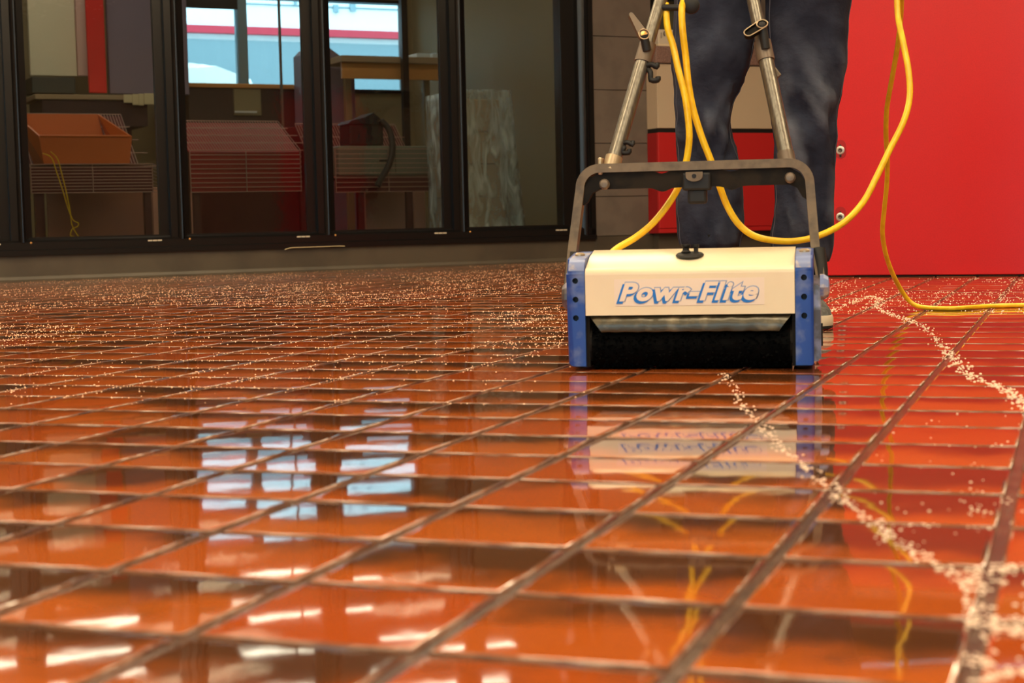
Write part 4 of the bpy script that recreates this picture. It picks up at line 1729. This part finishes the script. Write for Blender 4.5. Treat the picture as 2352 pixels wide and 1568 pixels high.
wpanel('pink_strip', 'pale pink strip between the cream panel and the red banner', 'panel', 169, 193, -60, 174, 3.62, mat('pale pink board', (226, 190, 176), 0.7))
wpanel('red_banner', 'bright red vertical banner high in the first pane', 'banner', 195, 236, -40, 213, 3.5, M['signred'])
wpanel('mauve_partition', 'mauve partition high behind the first pane', 'partition', 236, 420, -200, 216, 3.55, M['bluewall'], 0.05)
wpanel('dark_case', 'dark green grey case under the cream panel in the first pane', 'case', 72, 172, 176, 214, 3.3, M['darkbox'], 0.3)
# shelf with cards in pane 1
s0, z0 = wsz(80, 216, 3.0)
s1, _ = wsz(345, 216, 3.0)
sh = thing('wall_shelf', 'long dark shelf carrying small cards above the orange bin', 'shelf', W(s0, 3.0, 0), WA)
bm = B()
box(bm, 0, s1 - s0, 0, 0.5, z0 - 0.035, z0, 0.004, 1)
obj('top_board', bm, M['carton'], sh)
bm = B()
box(bm, 0.05, s1 - s0 - 0.02, 0.02, 0.5, z0 - 0.22, z0 - 0.035)
obj('apron', bm, mat('dark brown apron', (58, 30, 30), 0.6), sh)
for x in (0.06, s1 - s0 - 0.1):
    bm = B()
    box(bm, x, x + 0.05, 0.4, 0.45, 0, z0 - 0.2)
    obj('leg', bm, M['post'], sh)
for k, (a, b, c, d) in enumerate(((284, 304, 217, 236), (304, 318, 216, 241), (318, 330, 215, 242), (331, 354, 214, 240))):
    wpanel('card', ('leftmost small cream card hanging from the dark shelf', 'second small cream card from the left on the dark shelf', 'third small cream card from the left on the dark shelf', 'rightmost small cream card hanging from the dark shelf')[k], 'card', a, b, c, d, 2.97 - 0.01 * k, M['card'], 0.008, group='cards on the dark shelf')

# pane 2: cabinet row under the far window
s0, z0 = wsz(432, 192, 3.7)
s1, _ = wsz(700, 186, 3.7)
cb_ = thing('wall_cabinet', 'dark wooden cabinet with two pale doors under the far window', 'cabinet', W(s0, 3.7, 0), WA)
bm = B()
box(bm, 0, s1 - s0, 0, 0.5, 0.0, z0 - 0.03)
obj('body', bm, mat('dark brown wood', (62, 42, 36), 0.5), cb_)
bm = B()
box(bm, -0.02, s1 - s0 + 0.02, -0.03, 0.5, z0 - 0.03, z0 + 0.005, 0.004, 1)
obj('top', bm, M['amber'], cb_)
for a, b in ((536, 598), (680, 700)):
    sa, zz = wsz(a, 204, 3.69)
    sb, _ = wsz(b, 204, 3.69)
    _, zl = wsz(a, 265, 3.69)
    bm = B()
    box(bm, sa - s0, sb - s0, -0.02, 0.0, zl, zz, 0.003, 1)
    dd = obj('door', bm, M['olivewall'], cb_)
    bm = B()
    box(bm, sa - s0, sb - s0 - 0.04, -0.03, -0.02, zl + 0.02, zl + 0.035)
    obj('door_rail', bm, M['lampbody'], dd)
# steel rail upright in pane 2
for nm, u, q, m, w, lab in (('steel_upright', 649, 2.8, M['steel'], 0.018, 'thin steel upright in front of the dark cabinet'), ('black_upright', 935, 2.7, M['black_metal'], 0.05, 'thin black upright in front of the tan wall in the third pane')):
    s0, _ = wsz(u, 250, q)
    t = thing(nm, lab, 'post', W(s0, q), WA)
    bm = B()
    box(bm, -w / 2, w / 2, 0, w, 0, 2.88, 0.002, 1)
    obj('shaft', bm, m, t)
    bm = B()
    box(bm, -0.05, 0.05, -0.03, 0.07, 0.0, 0.012)
    obj('foot_plate', bm, M['black'], t)
# mauve round-topped column between panes 2 and 3
s0, _ = wsz(700, 200, 3.34)
s1, zc = wsz(815, 200, 3.34)
_, zc = wsz(760, 112, 3.34)
bm = B()
w = s1 - s0
top = [(w * 0.0, zc - 0.05), (w * 0.12, zc), (w * 0.5, zc + 0.01), (w * 0.75, zc - 0.06), (w, zc - 0.12)]
prism(bm, [(0, 0)] + top + [(w, 0)], 'y', 0, 0.25)
tag(obj('mauve_pillar', bm, M['bluewall'], loc=W(s0, 3.34), rz=WA), 'low mauve pillar with sloping top behind the second mullion', 'pillar')
# amber board and papers in pane 3
s0, z1 = wsz(785, 138, 2.9)
s1, _ = wsz(1035, 128, 2.9)
_, z0 = wsz(900, 182, 2.9)
_, z1 = wsz(900, 128, 2.9)
aw = thing('wooden_ledge', 'amber wooden ledge with white papers on top in the third pane', 'ledge', W(s0, 2.9, 0), WA)
bm = B()
box(bm, 0, s1 - s0, 0, 0.03, z0, z1 - 0.06)
obj('fascia', bm, M['amber'], aw)
bm = B()
box(bm, -0.02, s1 - s0 + 0.02, -0.05, 0.35, z1 - 0.06, z1 - 0.01, 0.004, 1)
obj('top_board', bm, M['carton'], aw)
for x in (0.1, s1 - s0 - 0.15):
    bm = B()
    box(bm, x, x + 0.05, 0.2, 0.25, 0, z1 - 0.06)
    obj('leg', bm, M['tanwall'], aw)
for k, (a, b) in enumerate(((958, 988), (993, 1030))):
    wpanel('paper_stack', ('left white paper stack on the amber ledge', 'right white paper stack on the amber ledge')[k], 'papers', a, b, 122, 138, 2.88, M['facade'], 0.2, zbase=z1 - 0.009)
# grey case with black bag and hose
gs0, gz1 = wsz(775, 335, 1.75)
gs1, _ = wsz(985, 338, 1.75)
gz0 = rackC[4] + 0.005
gs0, gz1 = wsz(775, 335, 1.55)
gs1, _ = wsz(985, 338, 1.55)
gc = thing('grey_case', 'grey metal case with a slot handle on the third pane rack', 'case', W(gs0, 1.54, gz0), WA)
L = gs1 - gs0
hh = gz1 - gz0
bm = B()
box(bm, 0, L, 0, 0.3, 0, hh, 0.01)
obj('body', bm, M['greycase'], gc)
bm = B()
box(bm, L * 0.44, L * 0.56, -0.002, 0.001, hh * 0.47, hh * 0.53)
obj('slot_handle', bm, M['black'], gc)
bm = B()
box(bm, L * 0.615, L * 0.62, -0.002, 0.001, 0.01, hh - 0.01)
obj('door_gap', bm, M['joint'], gc)
bs0, bz0 = wsz(803, 334, 1.58)
bs1, _ = wsz(880, 334, 1.6)
_, bz1 = wsz(840, 276, 1.6)
bb = thing('tool_bag', 'black tool bag with a lumpy top and hose on the grey case', 'bag', W(bs0, 1.58, gz1 + 0.002), WA)
Lb2 = bs1 - bs0
bh = bz1 - bz0
bm = B()
box(bm, 0, Lb2, 0, 0.2, 0, bh * 0.86, 0.015)
obj('body', bm, M['blackbag'], bb)
bm = B()
prism(bm, [(-0.01, bh * 0.86), (0.02, bh), (Lb2 * 0.45, bh * 1.12), (Lb2 * 0.7, bh * 1.3), (Lb2 * 0.85, bh * 1.12), (Lb2 + 0.02, bh * 0.86)], 'y', -0.01, 0.21)
obj('flap', bm, M['black'], bb)
bm = B()
tube(bm, [(Lb2 * 0.9, -0.01, bh), (Lb2 + 0.025, -0.04, bh * 0.6), (Lb2 + 0.02, -0.10, -0.02), (Lb2 - 0.02, -0.13, -0.13), (Lb2 - 0.09, -0.13, -0.24), (Lb2 - 0.11, -0.13, -0.28)], 0.022, 10, 5)
obj('hose', bm, M['black'], bb, smooth=True)

# film wrapped stack of cartons in pane 4
qf = 0.85
fs0, _ = wsz(1076, 400, qf)
fs1, fz = wsz(1168, 215, qf)
fw_ = thing('wrapped_stack', 'stack of tan cartons wrapped in clear plastic film behind the rightmost pane', 'stack', W(fs0 - 0.02, qf, 0), WA)
Wd = fs1 - fs0 + 0.02
hs = fz
n = 5
for k in range(n):
    bm = B()
    box(bm, 0.02 * (k % 2), Wd - 0.05 * (k / n) - 0.02, 0.02, 0.55, hs * k / n * 0.97, hs * (k + 1) / n * 0.97 - 0.004, 0.006, 1)
    obj('carton', bm, M['carton'], fw_)
bm = B()
rings = []
rr_ = random.Random(5)
NZ = 26
for i in range(NZ + 1):
    t = i / NZ
    z = 0.002 + (hs + 0.02) * t
    flare = 0.09 * (1 - t) ** 1.3
    ring = []
    prm = [(-0.02 - flare * 0.3, -0.02 - flare * 0.4), (Wd + 0.015 + flare, -0.02 - flare * 0.4), (Wd + 0.015 + flare, 0.58), (-0.02, 0.58)]
    for e in range(4):
        a, b = Vector(prm[e]), Vector(prm[(e + 1) % 4])
        for k in range(14):
            p = a + (b - a) * (k / 14)
            wv = noise.noise(Vector((p.x * 9, p.y * 9, z * 5))) * 0.03
            ring.append(Vector((p.x + wv * 0.6, p.y + wv, z)))
    rings.append(ring)
loft(bm, rings, cap=True)
obj('plastic_film', bm, M['film'], fw_, smooth=True)
# glossy dark upright with teal reflections modelled as strips at the right end
s0, _ = wsz(1298, 300, 0.45)
du = thing('dark_upright', 'dark upright with modelled teal reflection streaks beside the right window jamb', 'post', W(s0, 0.45), WA)
bm = B()
box(bm, 0.0, 0.16, 0.02, 0.14, 0, 2.88, 0.004, 1)
obj('shaft', bm, M['black_metal'], du)
for x, r in ((0.035, 0.010), (0.075, 0.012)):
    bm = B()
    P = [Vector((x + 0.012 * math.sin(k * 0.9 + x * 40), -0.006 + 0.006 * math.cos(k * 1.3), 0.75 + 0.1 * k)) for k in range(20)]
    sweep(bm, smoothpath(P, 3), circ(r, 8, 0.004), up=Vector((0, -1, 0)))
    obj('reflection_streak', bm, M['teal'], du, smooth=True)

# ------------------------------------------------------------------ outdoors, seen through the windows
bm = B()
box(bm, -8, 16, 4.46, 30, -0.12, -0.06)
tag(obj('road', bm, M['road'], loc=W(0, 0), rz=WA), 'grey asphalt yard outside the back room window', None, kind='structure')
bs, bz = wsz(600, 80, 9.0)
_, zr0 = wsz(600, 79, 9.0)
_, zr1 = wsz(600, 62, 9.0)
_, zl0 = wsz(600, 93, 9.0)
bd = thing('building', 'white clad building with a red fascia band across the yard', 'building', W(-6, 9.0, -0.06), WA)
bm = B()
box(bm, 0, 20, 0.1, 5, 0, 6.0)
obj('wall', bm, M['facade'], bd)
bm = B()
box(bm, 0, 20, 0.0, 0.12, zr0 + 0.06, zr1 + 0.06)
obj('fascia_band', bm, M['facadered'], bd)
bm = B()
box(bm, 0, 20, 0.04, 0.12, 0, zl0 + 0.06)
obj('lower_cladding', bm, M['facadegrey'], bd)
bm = B()
for k in range(2):
    box(bm, 0, 20, 0.085, 0.1, zr1 + 0.32 + 0.5 * k, zr1 + 0.335 + 0.5 * k)
obj('cladding_joint', bm, M['facadegrey'], bd)
for u, v0, v1, w in ((768, 10, 28, 12), (806, 8, 25, 14), (678, -2, 12, 6), (700, -4, 8, 6)):
    s, z1 = wsz(u, v0, 9.05)
    _, z0 = wsz(u, v1, 9.05)
    ww = w * 18.5 / F
    bm = B()
    box(bm, s + 6, s + 6 + ww, 0.07, 0.1, z0 + 0.06, z1 + 0.06)
    obj('window', bm, M['pane_far'], bd)
# white van
vq = 6.6
vs0, vz = wsz(425, 143, vq)
vs1, _ = wsz(600, 143, vq)
_, vzb = wsz(560, 158, vq)
_, vzh = wsz(600, 172, vq)
van = thing('van', 'white van parked outside the back room window', 'van', W(vs0 - 2.6, vq, -0.06), WA)
h = vz + 0.06
x1 = vs1 - vs0 + 2.6
pr = [(0, 0.35), (0, h - 0.1), (0.12, h), (x1 - 0.62, h), (x1 - 0.45, h - 0.03), (x1 - 0.25, h - 0.1), (x1 - 0.05, h - 0.16), (x1, h - 0.28), (x1 + 0.55, h - 0.75), (x1 + 0.95, h - 0.9), (x1 + 1.02, 0.35)]
bm = B()
prism(bm, pr, 'y', 0, 1.8)
bmesh.ops.bevel(bm, geom=list(bm.edges), offset=0.05, segments=2, affect='EDGES')
obj('body', bm, M['vanwhite'], van, smooth=True, angle=40)
for x in (0.7, x1 + 0.3):
    for y in (0.1, 1.7):
        bm = B()
        lathe(bm, [(0.2, -0.1), (0.33, -0.1), (0.34, -0.05), (0.34, 0.05), (0.33, 0.1), (0.2, 0.1)], (x, y, 0.34), (0, 1, 0), 24)
        obj('wheel', bm, M['tyre'], van, smooth=True, angle=40)
bm = B()
prism(bm, [(x1 - 0.75, h - 0.75), (x1 - 0.7, h - 0.3), (x1 - 0.2, h - 0.35), (x1 + 0.2, h - 0.75)], 'y', -0.006, 0.0)
obj('side_window', bm, M['pane_far'], van)


# ------------------------------------------------------------------ soap foam on the floor
def dome(bm, p, r, flat=0.7):
    n = 6
    rot = random.random() * 6
    r0 = [bm.verts.new(p + Vector((r * math.cos(rot + 2 * math.pi * i / n), r * math.sin(rot + 2 * math.pi * i / n), 0))) for i in range(n)]
    r1 = [bm.verts.new(p + Vector((0.72 * r * math.cos(rot + 2 * math.pi * i / n), 0.72 * r * math.sin(rot + 2 * math.pi * i / n), r * flat * 0.7))) for i in range(n)]
    t = bm.verts.new(p + Vector((0, 0, r * flat)))
    for i in range(n):
        bm.faces.new((r0[i], r0[(i + 1) % n], r1[(i + 1) % n], r1[i])).smooth = True
        bm.faces.new((r1[i], r1[(i + 1) % n], t)).smooth = True


def foam(name, label, gen, m='foam'):
    bm = B()
    for p, r in gen:
        dome(bm, p, r)
    o = obj(name, bm, M[m], smooth=True)
    return tag(o, label, 'foam', None, 'stuff')


def trail(pts, n, width, rlo, rhi, clump=1.0):
    P = smoothpath([onfloor(u, v) for u, v in pts], 10)
    for k in range(n):
        t = random.random() * (len(P) - 1)
        i = int(t)
        p = P[i].lerp(P[min(i + 1, len(P) - 1)], t - i)
        c = noise.noise(Vector((t * 0.9 * clump, len(P), 0)))
        if c < -0.25 and random.random() < 0.8:
            continue
        w = width * (0.5 + abs(c) * 1.6)
        q = p + Vector((random.gauss(0, w), random.gauss(0, w * 1.3), 0))
        yield q, random.uniform(rlo, rhi) * (1 + max(0, c) * 0.6)


foam('foam_trail', 'broken trail of white foam running from under the scrubber towards the lower right', trail([(1662, 858), (1685, 895), (1712, 938), (1755, 985), (1800, 1030), (1858, 1078), (1920, 1132), (1985, 1185), (2070, 1245), (2140, 1290), (2200, 1325), (2240, 1370)], 430, 0.007, 0.0007, 0.0021))
foam('foam_trail', 'winding foam trail from beside the shoe to the right edge of the frame', trail([(1905, 715), (1955, 695), (2000, 680), (2020, 690), (2012, 705), (2050, 722), (2095, 738), (2132, 758), (2160, 790), (2190, 822), (2215, 850), (2250, 872), (2298, 890), (2330, 910), (2352, 935), (2380, 960)], 900, 0.010, 0.0009, 0.0027))


def cluster(u0, u1, v0, v1, n, rlo, rhi, cut=0.0):
    k = 0
    while k < n:
        u, v = random.uniform(u0, u1), random.uniform(v0, v1)
        p = onfloor(u, v)
        if noise.noise(Vector((p.x * 28, p.y * 28, 1.7))) < cut and random.random() < 0.93:
            continue
        k += 1
        yield p, random.uniform(rlo, rhi)


foam('foam_patch', 'thick patch of foam bubbles over the joint at the lower right corner', list(cluster(2215, 2420, 1295, 1570, 420, 0.0006, 0.0022, 0.12)))
foam('foam_patch', 'sparse foam flecks on the tiles right of the long foam trail', list(cluster(2000, 2352, 950, 1250, 90, 0.0006, 0.0016, 0.2)))


def joints(u0, u1, v0, v1, n, rlo, rhi, pj=0.6, cut=-0.05, pw=1.4):
    """bubbles gathered along the tile joints and scattered over the tiles of a floor area"""
    k = 0
    tries = 0
    while k < n and tries < n * 30:
        tries += 1
        u, v = random.uniform(u0, u1), v0 + (v1 - v0) * random.random() ** pw
        p = onfloor(u, v)
        if (p - P0).dot(WB) > -0.05:
            continue
        if (p - RCX).dot(RNv) > -0.03 and p.x > 1.2:
            continue
        a, b = (p - TO).dot(T2) / TP, (p - TO).dot(T1) / TP
        if noise.noise(Vector((p.x * 1.3, p.y * 1.1, 4.2))) < cut and random.random() < 0.85:
            continue
        if random.random() < pj:
            if random.random() < 0.55:
                b = round(b) + random.gauss(0, 0.05)
            else:
                a = round(a) + random.gauss(0, 0.05)
            p = TO + T2 * (a * TP) + T1 * (b * TP)
        k += 1
        yield p, random.uniform(rlo, rhi)


foam('foam_flecks', 'countless tiny foam flecks over the far tiles before the glazing', list(joints(-30, 1300, 602, 800, 7000, 0.0008, 0.0023, 0.4, -0.12, 2.1)), 'fleck')
foam('foam_flecks', 'foam flecks along the tile joints at mid distance on the left', list(joints(-30, 1260, 660, 930, 1700, 0.0006, 0.0019, 0.85, 0.0, 1.3)), 'fleck')
foam('foam_flecks', 'foam flecks on the tiles at the foot of the red counter', list(joints(1890, 2400, 638, 720, 1300, 0.0008, 0.0024, 0.3, -0.1)))
